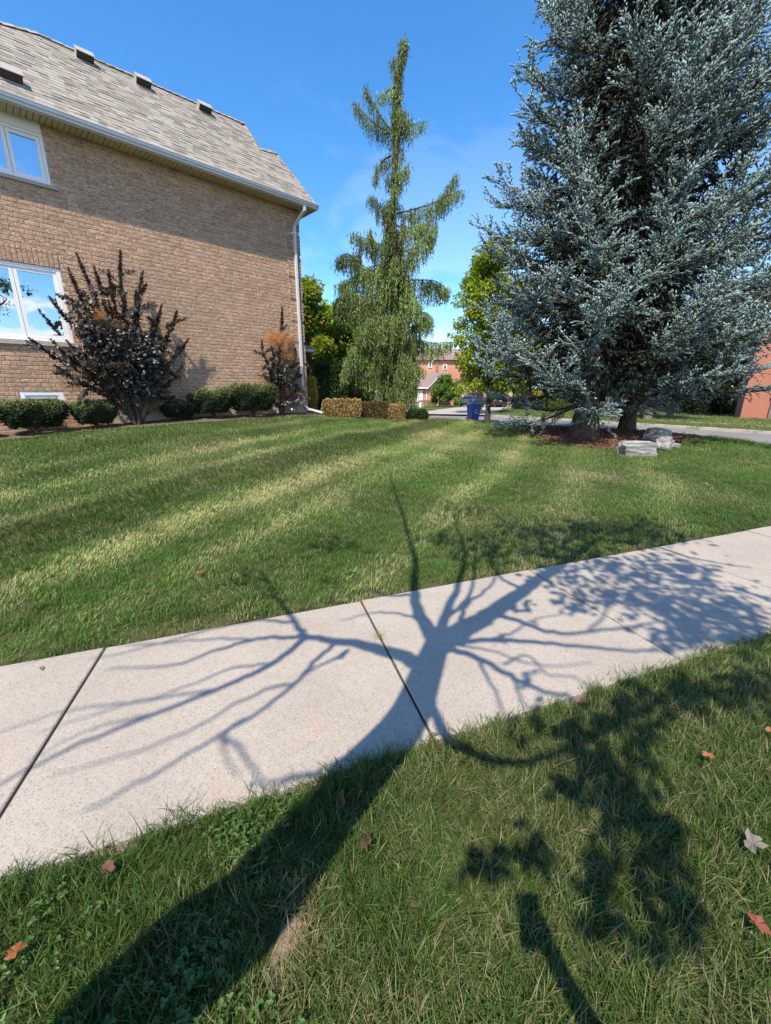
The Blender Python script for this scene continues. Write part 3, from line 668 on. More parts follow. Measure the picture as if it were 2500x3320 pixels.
def extr(prof, ua, ub, zb):
    A = np.array([HW(ua, n, zb + z) for n, z in prof]); B = np.array([HW(ub, n, zb + z) for n, z in prof]); m = len(prof); i = np.arange(m - 1)
    return [(np.vstack([A, B]), np.stack([i, i + 1, m + i + 1, m + i], 1)), (B, np.array([list(range(m))])), (A, np.array([list(range(m))[::-1]]))]
gut = obj('gutter', extr(gp, -10.9, .64, WTOP + .005), M['gutter_white'], house)
obj('gutter_joint', extr(gp + np.array([.003, -.002]), -3.3, -3.22, WTOP + .005), M['gutter_white'], gut)
dsp = []
def boxtube(P, w, d):
    out = []
    for k in range(len(P) - 1):
        a, b = np.array(P[k], float), np.array(P[k + 1], float); A, B = HW(*a), HW(*b); dd = nrm(B - A); sd = U * w; fw = nrm(np.cross(U, dd)) * d
        out.append(hexa(A - sd / 2 - fw / 2 - dd * .012, sd, fw, B - A + dd * .024))
        for rb in (-.25, .25): out.append(hexa(A + sd * rb - U * .006 - fw / 2 * 1.06, U * .012, fw * 1.06, B - A))
    return out
DU = 0.03
ds = obj('downspout', boxtube([(DU + .12, SO + .06, WTOP + .01), (DU + .12, SO + .055, WTOP - .12), (DU + .02, .10, WTOP - .42), (DU, .065, WTOP - .52), (DU, .065, 1.22), (DU + .1, .14, 1.1), (DU + .36, .62, .98)], .078, .055), M['gutter_white'], house)
for z in (WTOP - .66, 1.75): obj('strap', [hbox(DU - .075, DU + .075, .01, .098, z, z + .03), hbox(DU - .1, DU - .075, .01, .03, z - .005, z + .035)], M['vinyl'], ds)
# porch eave and lantern round the front corner
pz = 2.99
pc = HW(UC + .75, -.9, 0)
porch = obj('porch_roof', [hexa(HW(UC + .0, -3.2, pz), U * .78, N * 2.65, np.array([0, 0, .10]))], M['gutter_white'], house)
V = np.array([HW(UC, -3.2, pz + .1), HW(UC + .82, -3.2, pz + .1), HW(UC + .82, -.5, pz + .1), HW(UC, -.5, pz + .1), HW(UC, -3.2, pz + .42), HW(UC, -1.0, pz + .42)])
obj('porch_shingles', [(V, np.array([[1, 2, 5, 4]])), (V, np.array([[2, 3, 5]]))], M['shingle'], porch)
lz = 2.35
lt = obj('lantern', [hexa(HW(UC + .03, -.62, lz), U * .16, N * .16, np.array([0, 0, .02])), hexa(HW(UC + .02, -.63, lz + .24), U * .18, N * .18, np.array([0, 0, .03])), hexa(HW(UC + .06, -.59, lz + .27), U * .1, N * .1, np.array([0, 0, .05]))]
         + [hexa(HW(UC + .03 + a, -.62 + b, lz + .02), U * .015, N * .015, np.array([0, 0, .22])) for a in (0, .145) for b in (0, .145)] + [hexa(HW(UC, -.56, lz + .1), U * .05, N * .04, np.array([0, 0, .03]))], M['black_metal'], house)
obj('lantern_glass', [hexa(HW(UC + .05, -.60, lz + .02), U * .12, N * .12, np.array([0, 0, .2]))], M['lamp_glass'], lt)
# ------------------------------------------------------------------ blue spruces
def spruce(name, base, H, R0, zlow, label, seed, lean=(0, 0), rt=.30):
    g = np.random.default_rng(seed); base = np.array(base, float); up = np.array([0, 0, 1.])
    root = thing(name, base, label, 'tree', 'blue spruces growing from the mulch bed')
    zz = np.linspace(-.1, H, 26); tr = rt * (1 - zz / H) ** .9 * (1 + .45 * np.exp(-np.clip(zz, 0, None) * 3.5)) + .012
    obj('trunk', tube(np.stack([base[0] + lean[0] * zz / H, base[1] + lean[1] * zz / H, base[2] + zz], 1), tr, 14), M['bark'], root, smooth=True)
    B, Dr, L, r, C, wood = [], [], [], [], [], []
    def sprig(pt, d2, l2, m, bl):
        """a branchlet packed with short shoots all round it; bl = how blue the young growth is"""
        tq = (np.arange(m) + g.uniform(0, .8, m)) / m; pb = pt + d2 * l2 * tq[:, None] + up * (.10 * l2 * tq ** 2)[:, None]
        th = g.uniform(0, 6.28, m); A = nrm(np.cross(d2, up) + 1e-4); Bn = np.cross(A, d2)
        out = np.cos(th)[:, None] * A + (np.abs(np.sin(th)) * 1.0 - .25)[:, None] * Bn
        dd = nrm(d2 * .8 + out * .75 + g.normal(0, .15, (m, 3))); dd[-1] = d2; ll = g.uniform(.055, .105, m) * (1 + .3 * (tq > .9))
        B.append(pb); Dr.append(dd); L.append(ll); r.append(ll * g.uniform(.17, .25, m))
        w = np.clip(bl * (.55 + .6 * tq) + g.normal(0, .13, m), 0, 1)[:, None]
        C.append(tint((.070, .085, .055), m, .25, .05, g) * (1 - w) + tint((.200, .285, .290), m, .17, .035, g) * w * (1 + .18 * (tq > .8))[:, None])  # blue is young growth; end shoots also lightened to look sunlit
    z = zlow
    while z < H - .35:
        f = z / H; nb = 7 if z < H * .5 else 6; a0 = g.uniform(0, 6.28); low = z < 13
        for k in range(nb):
            a = a0 + k * 6.283 / nb + g.normal(0, .3); Lb = R0 * (1 - f) ** .95 * (g.uniform(.55, .8) if g.uniform() < .4 else g.uniform(.85, 1.06)) + .1
            if z < zlow + .5: Lb *= g.uniform(.4, .66)
            d = np.array([math.cos(a), math.sin(a), 0]); side = np.array([-d[1], d[0], 0])
            droop = g.uniform(-.62, -.18) * (1 - f) + .05 * f; lift = g.uniform(.25, .66)
            s = np.linspace(0, 1, 11)[:, None]; c0 = np.array([base[0] + lean[0] * f, base[1] + lean[1] * f, base[2] + z])
            P = c0 + d * Lb * s + up * Lb * (droop * s + lift * s ** 2.8 * .8) + side * Lb * .16 * np.sin(s * 3.4 + g.uniform(0, 6)) * s
            wood += tube(P, np.linspace(.026 + .012 * Lb, .006, 11), 5, cap=False)
            at = lambda q: (P[min(9, int(q * 10))] + (P[min(9, int(q * 10)) + 1] - P[min(9, int(q * 10))]) * (q * 10 - min(9, int(q * 10))), nrm(P[min(9, int(q * 10)) + 1] - P[min(9, int(q * 10))]))
            step = .12 if low else .26
            for sj in np.arange(.30, 1.0, step / max(.5, Lb)):
                pt, td = at(sj); u_ = max(0, (sj - .45) / .55); prof = (.30 + .42 * math.sin(min(1, u_ * 1.15 + .25) * 2.4)) * min(1, .45 + Lb * .28)
                for sg in (-1, 1):
                    if sj < .5 and g.uniform() < .45: continue
                    l2 = prof * g.uniform(.4, 1.15); hang = (-.75 if sj < .55 else -.10) * g.uniform(-.2, 1.2) + .22 * u_
                    d2 = nrm(td * g.uniform(.2, 1.1) + side * sg * g.uniform(.3, 1.1) + up * hang + g.normal(0, .22, 3))
                    sprig(pt, d2, l2, max(4, int(l2 / (.023 if low else .05))), np.clip(u_ * 1.25 + .08, 0, 1))
                    if low and l2 > .18 and sj > .5:      # forked, upturned tips make the tufts
                        for _ in range(2): sprig(pt + d2 * l2 * g.uniform(.3, .8), nrm(d2 * .7 + td * .4 + up * g.uniform(.1, .7) + g.normal(0, .35, 3)), g.uniform(.12, .26), g.integers(5, 9), 1.0)
                if low and g.uniform() < .55: sprig(pt, nrm(td * .6 + up * g.uniform(-.9, -.3) + side * g.normal(0, .3)), g.uniform(.18, .42), 7, .1 + .4 * u_)
            pt, td = at(.999); sprig(P[-2], nrm(td + up * .15), .3, 11, 1.0)
        z += g.uniform(.34, .52) if low else g.uniform(.6, .85)
    B, Dr, C = np.concatenate(B), np.concatenate(Dr), np.concatenate(C); L, r = np.concatenate(L), np.concatenate(r)
    m = 700; a = g.uniform(0, 6.28, m); zt = g.uniform(zlow, 11, m); rr = R0 * (1 - zt / H) * g.uniform(.25, .6, m)      # bare twigs deep in the crown
    p0 = base + np.stack([rr * np.cos(a), rr * np.sin(a), zt], 1); td = nrm(np.stack([np.cos(a), np.sin(a), g.normal(-.5, .3, m)], 1) + g.normal(0, .3, (m, 3)))
    tw = spindles(p0, td, g.uniform(.2, .5, m), .007, tint((.17, .12, .075), m, .2, .05, g), g)
    m = 15000; a = g.uniform(0, 6.28, m); zt = zlow + .3 + (13.5 - zlow) * g.uniform(0, 1, m); rr = R0 * (1 - zt / H) * g.uniform(.03, .58, m)      # inner old foliage, coloured dark to paint in shaded hollows
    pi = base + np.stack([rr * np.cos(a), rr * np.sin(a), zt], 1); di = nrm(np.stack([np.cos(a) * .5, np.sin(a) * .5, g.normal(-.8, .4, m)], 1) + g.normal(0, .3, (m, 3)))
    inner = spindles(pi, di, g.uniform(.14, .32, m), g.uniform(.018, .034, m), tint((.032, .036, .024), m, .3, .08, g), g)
    tag(obj('branches', wood, M['bark'], root), kind='stuff'); print('spruce shoots', len(B))
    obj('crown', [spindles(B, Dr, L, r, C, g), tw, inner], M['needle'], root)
    return root
SA = D(1893, 1402, 11.9); SB = D(2034, 1374, 13.0)
for s_ in (SA, SB): s_[2] = height(s_[0], s_[1]) - .05
spruce('blue_spruce', SA, 22.5, 3.75, 1.05, 'tall blue spruce with the thicker trunk in the mulch bed', 3, (.2, 0))
spruce('blue_spruce', SB, 19.5, 4.75, 1.3, 'wide blue spruce with the thinner black trunk behind the boulders', 8, (.3, .2), .19)

# ------------------------------------------------------------------ weeping cedar
CD = 16.0
cb = D(1288, 1335, CD); cb[2] = height(cb[0], cb[1]) - .03
cedar = thing('weeping_cedar', cb, 'tall slender weeping cedar with drooping branchlets behind the tan hedge', 'tree')
def c6(x, y): return (1000 + x / 2.765, 100 + y / 2.765)
def c3(x, y): return (900 + x / 2.0825, 800 + y / 2.0825)
g = np.random.default_rng(21)
tp = [(1288, 1330), (1290, 1200), (1285, 1050), (1276, 900), (1270, 760), (1278, 600), (1285, 430), (1288, 300), (1300, 200), (1308, 150), (1314, 138)]
TR = spline([D(x, y, CD) for x, y in tp], 40); TR[0] = cb
obj('trunk', tube(TR, np.linspace(.17, .012, 40), 8), M['bark'], cedar, smooth=True)
BR = [([c6(790, 420), c6(770, 320), c6(755, 240)], .25), ([c6(775, 500), c6(690, 555), c6(625, 615)], .3), ([c6(745, 900), c6(640, 760), c6(560, 620), c6(497, 482)], .45), ([c6(735, 930), c6(590, 830), c6(490, 730), c6(397, 632)], .5),
      ([c6(800, 700), c6(870, 740), c6(905, 820)], .6), ([c6(800, 860), c6(930, 850), c6(1065, 812)], .55), ([c6(740, 1120), c6(660, 1170), c6(625, 1250), c6(600, 1370)], .35), ([c6(780, 1290), c6(860, 1250), c6(905, 1190)], .6),
      ([c6(770, 1620), c6(660, 1600), c6(590, 1500), c6(545, 1505)], .6), ([c6(790, 1640), c6(980, 1590), c6(1160, 1520), c6(1250, 1400), c6(1333, 1282)], .75), ([c6(1150, 1540), c6(1280, 1460), c6(1388, 1428)], .5),
      ([c6(745, 1900), c6(620, 1910), c6(500, 1860), c6(388, 1815)], .7), ([c6(580, 1900), c6(550, 1780)], .5), ([c6(770, 1980), c6(930, 1960), c6(1060, 1850), c6(1150, 1720)], .9), ([c6(790, 1750), c6(950, 1760), c6(1100, 1700)], .8),
      ([c6(735, 2180), c6(580, 2150), c6(460, 2080), c6(430, 1950)], .8), ([c6(480, 2090), c6(340, 2000), c6(240, 2070)], .7), ([c3(770, 110), c3(620, 140), c3(500, 210), c3(400, 260)], .9),
      ([c3(760, 240), c3(600, 300), c3(460, 320), c3(380, 400)], 1.3), ([c3(780, 240), c3(930, 225), c3(1070, 235), c3(1155, 300)], .9), ([c3(770, 330), c3(900, 330), c3(960, 400)], .9), ([c3(790, 600), c3(900, 560), c3(985, 445), c3(1045, 500)], 1.1),
      ([c3(790, 640), c3(930, 630), c3(1060, 650), c3(1180, 640)], .8), ([c3(760, 450), c3(640, 480), c3(540, 560)], 1.2), ([c3(760, 600), c3(600, 620), c3(500, 700), c3(440, 860)], 1.0), ([c3(770, 720), c3(880, 760), c3(990, 830)], .9),
      ([c3(760, 800), c3(640, 820), c3(520, 860)], 1.1), ([c3(790, 860), c3(870, 880), c3(935, 930)], .8), ([c3(750, 330), c3(640, 380), c3(430, 340), c3(400, 400)], 1.2), ([c3(770, 520), c3(680, 520), c3(600, 590)], 1.3), ([c3(770, 900), c3(680, 900), c3(600, 930)], .7)]
SB_, SL_, SC_, wood = [], [], [], []      # strand tops, lengths
for pts, hl in BR:
    e = g.uniform(-.9, .5); m = len(pts); q = spline([D(x, y, CD + e * k / (m - 1) + (0 if k else 0)) for k, (x, y) in enumerate(pts)], 24)
    wood += tube(q, np.linspace(.035, .006, 24), 4, cap=False); ln_ = np.sum(np.linalg.norm(np.diff(q, axis=0), axis=1)); k = int(ln_ * 120) + 12
    f = g.uniform(.05, 1, k); idx = (f * 22.9).astype(int); pp = q[idx] + (q[np.minimum(idx + 1, 23)] - q[idx]) * ((f * 22.9) % 1)[:, None]
    SB_.append(pp + g.normal(0, 1, (k, 3)) * np.array([.07, .14, .03])); SL_.append(hl * g.uniform(.35, 1.1, k) * (1 - .55 * f ** 3)); SC_.append(np.full(k, math.exp(g.normal(0, .22))))
# foliage sleeve round the trunk, wider going down; limbs toward and away from the viewer
for k in range(190):
    f = g.uniform(.03, .97) ** .9; p0 = TR[int(f * 39)]; zt = (p0[2] - cb[2]); wd = np.interp(zt, [0, 2, 4, 6.5, 8, 10.4], [1.15, 1.3, 1.0, .5, .3, .08])
    a = g.choice((-1, 1)) * g.normal(1.57, .75); L_ = wd * g.uniform(.4, 1.05); d = np.array([math.cos(a), math.sin(a), 0])
    q = spline([p0, p0 + d * L_ * .5 + np.array([0, 0, .05]), p0 + d * L_ + np.array([0, 0, -.12 * L_])], 10); wood += tube(q, np.linspace(.02, .005, 10), 3, cap=False)
    m = int(L_ * 85) + 8; ff = g.uniform(0, 1, m); pp = q[(ff * 9).astype(int)]
    SB_.append(pp + g.normal(0, .06, (m, 3))); SL_.append(np.interp(zt, [0, 2, 5, 10], [.5, 1.0, .75, .3]) * g.uniform(.4, 1.1, m)); SC_.append(np.full(m, math.exp(g.normal(-.1, .32)) * (1.0 if d[1] < .3 else .75)))  # sleeve strands dimmed, far-side ones more, to paint a shaded interior
SBp, SLn, SCn = np.concatenate(SB_), np.concatenate(SL_), np.concatenate(SC_); zmin = height(SBp[:, 0], SBp[:, 1]) + .12; SLn = np.minimum(SLn, np.maximum(.08, SBp[:, 2] - zmin))
ok = SBp[:, 2] > zmin + .1; SBp, SLn, SCn = SBp[ok], SLn[ok], SCn[ok]
n_ = len(SBp); m = np.clip((SLn / .042).astype(int), 3, 26); idx = np.repeat(np.arange(n_), m); kk = np.concatenate([np.arange(a) for a in m])
drift = g.normal(0, .06, (n_, 2)); fz = kk * .042
P = SBp[idx] + np.stack([drift[idx, 0] * fz, drift[idx, 1] * fz, -fz], 1) + g.normal(0, .012, (len(idx), 3))
sd = np.where(kk % 2, 1, -1); hd = g.uniform(0, 6.28, n_)[idx] + g.normal(0, .5, len(idx))
dr = nrm(np.stack([np.cos(hd) * sd * .38, np.sin(hd) * sd * .38, -np.ones(len(idx))], 1) + g.normal(0, .15, (len(idx), 3)))
col = tint((.125, .175, .052), n_, .24, .06, g)[idx] * np.exp(g.normal(0, .12, (len(idx), 1))) * SCn[idx][:, None]; rust = g.uniform(0, 1, n_)[idx] < .012
col[rust] = (.22, .11, .04)
sz = np.where(SBp[idx][:, 2] > 7.5, .8, 1.0)
tag(obj('branches', wood, M['bark'], cedar), kind='stuff')
obj('crown', [diam(P, dr, rdir(len(idx), g), g.uniform(.08, .13, len(idx)) * sz, g.uniform(.022, .036, len(idx)) * sz, col)], M['cedar'], cedar)

# ------------------------------------------------------------------ broadleaf trees
def broad(name, base, htrunk, H, rx, cols, nleaf, lsize, label, seed, rtrunk=.13, group=None, shape='oval', mat='leaf_strong', lean=(0, 0), cat='tree', bark='bark_grey', clumps=None):
    g = np.random.default_rng(seed); base = np.array(base, float); root = thing(name, base, label, cat, group)
    top = base + np.array([lean[0], lean[1], H]); zz = np.linspace(0, 1, 9)[:, None]
    tr = base + (top - base) * zz * .88 + np.concatenate([g.normal(0, .05, (9, 2)) * zz, np.zeros((9, 1))], 1); tr[0] = base - [0, 0, .05]
    obj('trunk', tube(tr, rtrunk * (1 - zz[:, 0] * .85) * (1 + .5 * np.exp(-zz[:, 0] * 14)), 9), M[bark], root, smooth=True)
    nc_ = clumps or int(26 + H * 5); wood, cen, rad = [], [], []
    for k in range(nc_):
        f = g.uniform(0.0, 1) ** .8; a = g.uniform(0, 6.28)
        prof = {'oval': math.sin(math.pi * min(1, .12 + f * .86)) ** .6, 'cone': (1 - f) ** .7 * .95 + .08, 'dome': math.sqrt(max(.02, 1 - f * f)), 'weep': math.sqrt(max(.05, 1 - (f * 1.02 - .05) ** 2))}[shape]
        rr = rx * prof * math.sqrt(g.uniform(.12, 1)); c = base + np.array([lean[0] * f, lean[1] * f, 0]) + np.array([rr * math.cos(a), rr * math.sin(a), htrunk + (H - htrunk) * f])
        cen.append(c); rad.append(rx * g.uniform(.2, .36)); s0 = tr[min(8, int((htrunk + (H - htrunk) * f * .75) / H * 8))]
        wood += tube(spline([s0, (s0 + c) / 2 + [0, 0, .1 * rx], c], 6), np.linspace(rtrunk * .32, .008, 6), 4, cap=False)
    tag(obj('branches', wood, M[bark], root), kind='stuff')
    cen, rad = np.array(cen), np.array(rad); ci = g.integers(0, nc_, nleaf); v = rdir(nleaf, g) * (g.uniform(0, 1, nleaf) ** .45)[:, None] * rad[ci][:, None] * np.array([1, 1, .8])
    P = cen[ci] + v; up = np.array([0, 0, 1.]); d = nrm(nrm(v) + g.normal(0, .6, (nleaf, 3)) - up * (1.2 if shape == 'weep' else .35)); nn_ = nrm(up + g.normal(0, .55, (nleaf, 3)))
    cc = np.array(cols); pick = (g.integers(0, len(cc), nc_)[ci] if len(cc) > 1 else np.zeros(nleaf, int)); pick = np.where(g.uniform(0, 1, nleaf) < .7, g.integers(0, len(cc), nleaf), pick)
    col = cc[pick] * np.exp(g.normal(0, .2, (nleaf, 1)))
    L = lsize * g.uniform(.7, 1.3, nleaf); obj('crown', [leaves(P, d, nn_, L, L * .62, col)], M[mat], root)
    return root
YG = [(.21, .29, .026), (.27, .33, .035), (.15, .23, .022), (.31, .34, .04)]
MG = [(.20, .30, .04), (.27, .35, .055), (.14, .21, .03)]
def stand(x, Y): P = D(x, 1300, Y); P[2] = height(P[0], P[1]); return P
broad('maple_tree', stand(1584, 21.5), 1.9, 8.2, 1.75, YG, 17000, .15, 'yellow-green maple with dark trunk on the verge beside the blue bin', 31, .13, shape='oval', bark='bark')
broad('maple_tree', stand(1556, 34), 2.0, 10.8, 2.4, YG, 13000, .22, 'yellow-green maple with pale trunk in front of the parked cars', 32, .17)
broad('ash_tree', stand(1010, 22), 1.2, 6.7, 1.75, MG + [(.30, .22, .04), (.22, .27, .04), (.20, .26, .04)], 17000, .17, 'green tree turning yellow and orange behind the house corner', 33, .12)
broad('ash_tree', stand(1165, 25), .9, 6.2, 2.6, MG + [(.20, .25, .035)], 24000, .2, 'full green tree behind the weeping cedar', 34, .14)
broad('ash_tree', stand(1060, 34), 1.0, 7.6, 3.6, MG, 15000, .27, 'broad green tree beyond the porch eave', 35, .16)
broad('mulberry_tree', FZ(1444, 1324), .9, 3.7, 1.75, [(.09, .16, .025), (.12, .20, .03)], 9000, .2, 'small round weeping mulberry on the lawn across the street', 36, .12, shape='weep', clumps=60)
broad('oak_tree', stand(2420, 34), 2.5, 11.5, 3.6, [(.045, .075, .02), (.07, .10, .025)], 16000, .2, 'dark leafy tree behind the red brick house roof', 37, .2)
broad('oak_tree', stand(2180, 27), 1.2, 5.6, 2.6, [(.02, .035, .02), (.03, .05, .024)], 14000, .17, 'dark evergreen-looking tree shading the far verge behind the spruces', 38, .18, mat='leaf')
broad('street_tree', FZ(2098, 1368), 2.2, 7.5, 2.4, [(.05, .08, .02), (.07, .11, .03)], 9000, .16, 'street tree with pale scarred trunk across the road behind the spruces', 39, .19)
broad('distant_tree', stand(1700, 52), 1.5, 9, 3.2, YG[:3], 9000, .25, 'green tree above the tan house with steps', 40, .2)
broad('distant_tree', stand(1960, 62), .8, 8.5, 3.6, [(.06, .10, .025), (.09, .14, .03)], 6000, .32, 'rounded green tree far beyond the tan house', 41, .2, group='trees far behind the houses')
broad('distant_tree', stand(2120, 48), .8, 7.5, 3.6, [(.06, .10, .025), (.09, .14, .03)], 6000, .32, 'dense green tree far behind the two spruces', 42, .2, group='trees far behind the houses')
broad('distant_tree', stand(2290, 40), .8, 7.0, 3.6, [(.06, .10, .025), (.09, .14, .03)], 6000, .32, 'green tree left of the red brick house', 43, .2, group='trees far behind the houses')
broad('distant_tree', stand(1800, 70), .8, 9, 3.6, [(.06, .10, .025), (.09, .14, .03)], 6000, .32, 'tall far tree above the clipped hedge', 44, .2, group='trees far behind the houses')
broad('distant_tree', stand(1420, 92), .8, 10, 3.6, [(.06, .10, .025), (.09, .14, .03)], 6000, .32, 'far tree over the orange brick house ridge', 45, .2, group='trees far behind the houses')
# ------------------------------------------------------------------ shrubs
def yew(px0, px1, ytop, ybot, off, label, seed, shape=1.0, n=7000, dark=1.0):
    g = np.random.default_rng(seed); A = W(px0, ytop, off); B = W(px1, ytop, off); Q = W((px0 + px1) / 2, ybot, off)
    c = (A + B) / 2; rx = np.linalg.norm((B - A)[:2]) / 2; base = np.array([Q[0], Q[1], height(Q[0], Q[1]) + .02]); h = c[2] - base[2]
    root = thing('yew_shrub', base, label, 'shrub', 'clipped yews along the house wall')
    wood = []
    for k in range(9):
        a = g.uniform(0, 6.28); r1 = rx * g.uniform(.3, .7); p = base + np.array([r1 * math.cos(a), r1 * math.sin(a) * .8, h * g.uniform(.5, .85)])
        wood += tube(spline([base - [0, 0, .05], base + (p - base) * [.3, .3, .5], p], 7), np.linspace(.022, .006, 7), 5, cap=False)
    obj('stem', wood, M['bark'], root)
    f = g.uniform(.12, 1, n) ** .7; a = g.uniform(0, 6.28, n); prof = (.42 + .58 * np.sin(np.clip(f * 1.25, 0, 1) * 1.57)) * np.where(f > .9, 1 - (f - .9) * 2.2, 1)
    rr = rx * prof * np.sqrt(np.where(g.uniform(0, 1, n) < .75, g.uniform(.7, 1, n), g.uniform(.1, .8, n))) * (1 + .11 * np.sin(a * 3 + seed) + .09 * np.sin(a * 7 + f * 11) + g.normal(0, .05, n))
    U2, N2 = U, N
    P = base + (rr * np.cos(a))[:, None] * U2 + (rr * np.sin(a) * .72)[:, None] * N2 + (h * f * (1 + .06 * np.sin(a * 4 + seed) + .04 * np.sin(rr * 40 / max(rx, .2)) + np.abs(g.normal(0, .03, n))))[:, None] * np.array([0, 0, 1.])
    o = nrm((np.cos(a))[:, None] * U2 + np.sin(a)[:, None] * N2 + np.array([0, 0, .25]) + (f[:, None] > .85) * np.array([0, 0, .9]) + g.normal(0, .45, (n, 3)))
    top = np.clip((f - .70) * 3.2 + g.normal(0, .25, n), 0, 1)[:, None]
    col = (tint((.020, .033, .012), n, .25, .05, g) * (1 - top) + tint((.105, .130, .036), n, .2, .06, g) * top) * dark  # lower foliage coloured dark as shaded interior, under yellow-green tops
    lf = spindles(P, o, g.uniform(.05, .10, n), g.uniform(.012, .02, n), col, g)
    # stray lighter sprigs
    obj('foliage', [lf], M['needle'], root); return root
yew(8, 224, 1309, 1400, .55, 'large clipped yew in front of the basement window', 1)
yew(250, 378, 1312, 1388, .55, 'medium clipped yew between the basement window and the smoke bush', 2)
yew(540, 634, 1312, 1365, .45, 'low clipped yew coloured dark for the shade of the smoke bush', 3, dark=.55)  # foliage colour scaled down to paint in the bush's shade
yew(636, 752, 1272, 1348, .5, 'flat-topped yew just right of the smoke bush shadow', 4)
yew(752, 890, 1256, 1341, .5, 'bowl-shaped yew on a bare stem beside the small smoke bush', 5)
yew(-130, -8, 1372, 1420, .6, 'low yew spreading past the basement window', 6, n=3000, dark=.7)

def smoke(base, tips, label, seed, fill, plumes, leafs=.085, pink=None, off=.5):
    g = np.random.default_rng(seed); root = thing('smoke_bush', base, label, 'shrub'); base = np.array(base, float)
    wood, P, Dd, Nn_, Cc, Ls = [], [], [], [], [], []
    up = np.array([0, 0, 1.])
    def wand(q, dens, f0, sc=1.0, pk=0.0):
        ln_ = np.sum(np.linalg.norm(np.diff(q, axis=0), axis=1)); m = int(ln_ * dens); f = np.linspace(f0, 1, m)
        i = np.minimum((f * (len(q) - 1)).astype(int), len(q) - 2); pp = q[i] + (q[i + 1] - q[i]) * (f * (len(q) - 1) - i)[:, None]; td = nrm(q[i + 1] - q[i])
        th = np.arange(m) * 2.4 + g.uniform(0, 6); A = nrm(np.cross(td, [.3, .9, .1])); Bn = np.cross(td, A); out = np.cos(th)[:, None] * A + np.sin(th)[:, None] * Bn
        P.append(pp); Dd.append(nrm(out + td * .55 + g.normal(0, .2, (m, 3)))); Nn_.append(nrm(td + up * .5 + g.normal(0, .3, (m, 3))))
        Ls.append(leafs * sc * g.uniform(.7, 1.2, m) * np.interp(f, [0, .8, 1], [1, .9, .5]))
        c = tint((.066, .052, .058), m, .28, .05, g); gr = tint((.11, .125, .08), m, .25, .05, g); tipc = tint((.115, .038, .052), m, .25, .05, g)
        isg = (g.uniform(0, 1, m) < .38)[:, None]; c = np.where(isg, gr, c); w = np.clip((f - .82) * 5, 0, 1)[:, None] * .8; w = np.maximum(w, pk); Cc.append(c * (1 - w) + tipc * w)
    for tp_, k0 in tips:
        t = np.array(tp_, float); mid = base + (t - base) * np.array([.38, .38, .5]) + g.normal(0, .06, 3) * [1, 1, .3]; mid2 = base + (t - base) * np.array([.8, .8, .82]) + g.normal(0, .03, 3)
        q = spline([base + g.normal(0, .05, 3) * [1, 1, 0] - [0, 0, .04], mid, mid2, t], 16); wood += tube(q, np.linspace(.022, .005, 16), 5, cap=False); wand(q, 62, k0)
        for e in range(k0 < .5 and 5 or 0):
            i = g.integers(6, 12); b2 = q[i]; e2 = b2 + nrm(q[i + 1] - q[i - 1] + g.normal(0, .75, 3) * [1, .6, .4]) * g.uniform(.3, .6)
            qq = spline([b2, (b2 + e2) / 2 + [0, 0, .03], e2], 8); wood += tube(qq, np.linspace(.008, .003, 8), 4, cap=False); wand(qq, 60, .1)
    for c, rx, rz, m in fill:
        v = rdir(m, g) * (g.uniform(0, 1, m) ** .4)[:, None] * np.array([1, .8, 1]) * np.array([rx, rx, rz]); P.append(np.array(c) + v); Dd.append(nrm(v + g.normal(0, .1, (m, 3)) - up * .1)); Nn_.append(nrm(up + g.normal(0, .6, (m, 3))))
        Ls.append(leafs * g.uniform(.7, 1.15, m)); cc = tint((.06, .055, .06), m, .3, .05, g); gr = tint((.125, .14, .12), m, .25, .05, g); Cc.append(np.where((g.uniform(0, 1, m) < .45)[:, None], gr, cc))
    for c, rr, m in (pink or []):
        v = rdir(m, g) * (g.uniform(0, 1, m) ** .5)[:, None] * rr; P.append(np.array(c) + v); Dd.append(nrm(v + up * .05)); Nn_.append(nrm(up + g.normal(0, .6, (m, 3)))); Ls.append(leafs * g.uniform(.7, 1.1, m)); Cc.append(tint((.20, .075, .09), m, .3, .08, g))
    obj('stems', wood, M['bark'], root)
    P, Dd, Nn_, Cc, Ls = map(np.concatenate, (P, Dd, Nn_, Cc, Ls))
    obj('leaves', [leaves(P, Dd, Nn_, Ls, Ls * .92, Cc, fold=.06)], M['leaf_dark'], root)
    for c, rr, m in plumes:
        v = rdir(m, g) * (g.uniform(0, 1, m) ** .6)[:, None] * np.array(rr); p0 = np.array(c) + v; d = rdir(m, g)
        cl_ = tint((.58, .335, .16), m, .14, .04, g); hairs = diam(p0, d, rdir(m, g), g.uniform(.05, .12, m), g.uniform(.002, .004, m), cl_)
        obj('smoke_plume', [hairs], M['plume'], root)
    return root
def z2(x, y, off): return W(x / 1.587, 750 + y / 1.587, off)
b1 = z2(705, 968, .55); b1[2] = height(b1[0], b1[1])
tips1 = [(395, 118, .5), (620, 100, .4), (558, 195, .45), (483, 178, .55), (352, 190, .6), (735, 205, .5), (250, 335, .9), (145, 548, .95), (262, 556, .85), (832, 378, .5), (912, 408, .4), (972, 552, .55), (432, 772, .7),
         (700, 300, .5), (640, 330, .6), (450, 330, .7), (400, 420, .7), (560, 360, .7), (790, 450, .55), (880, 660, .6), (940, 690, .55), (300, 600, .9), (340, 560, .8), (520, 520, .9), (610, 560, .9), (700, 470, .6), (280, 690, .85), (470, 640, .9), (860, 560, .6), (900, 850, .5), (560, 800, .7)]
TT = [(z2(x, y, o + .0), .3 if y > 300 else .34) for x, y, o in tips1]
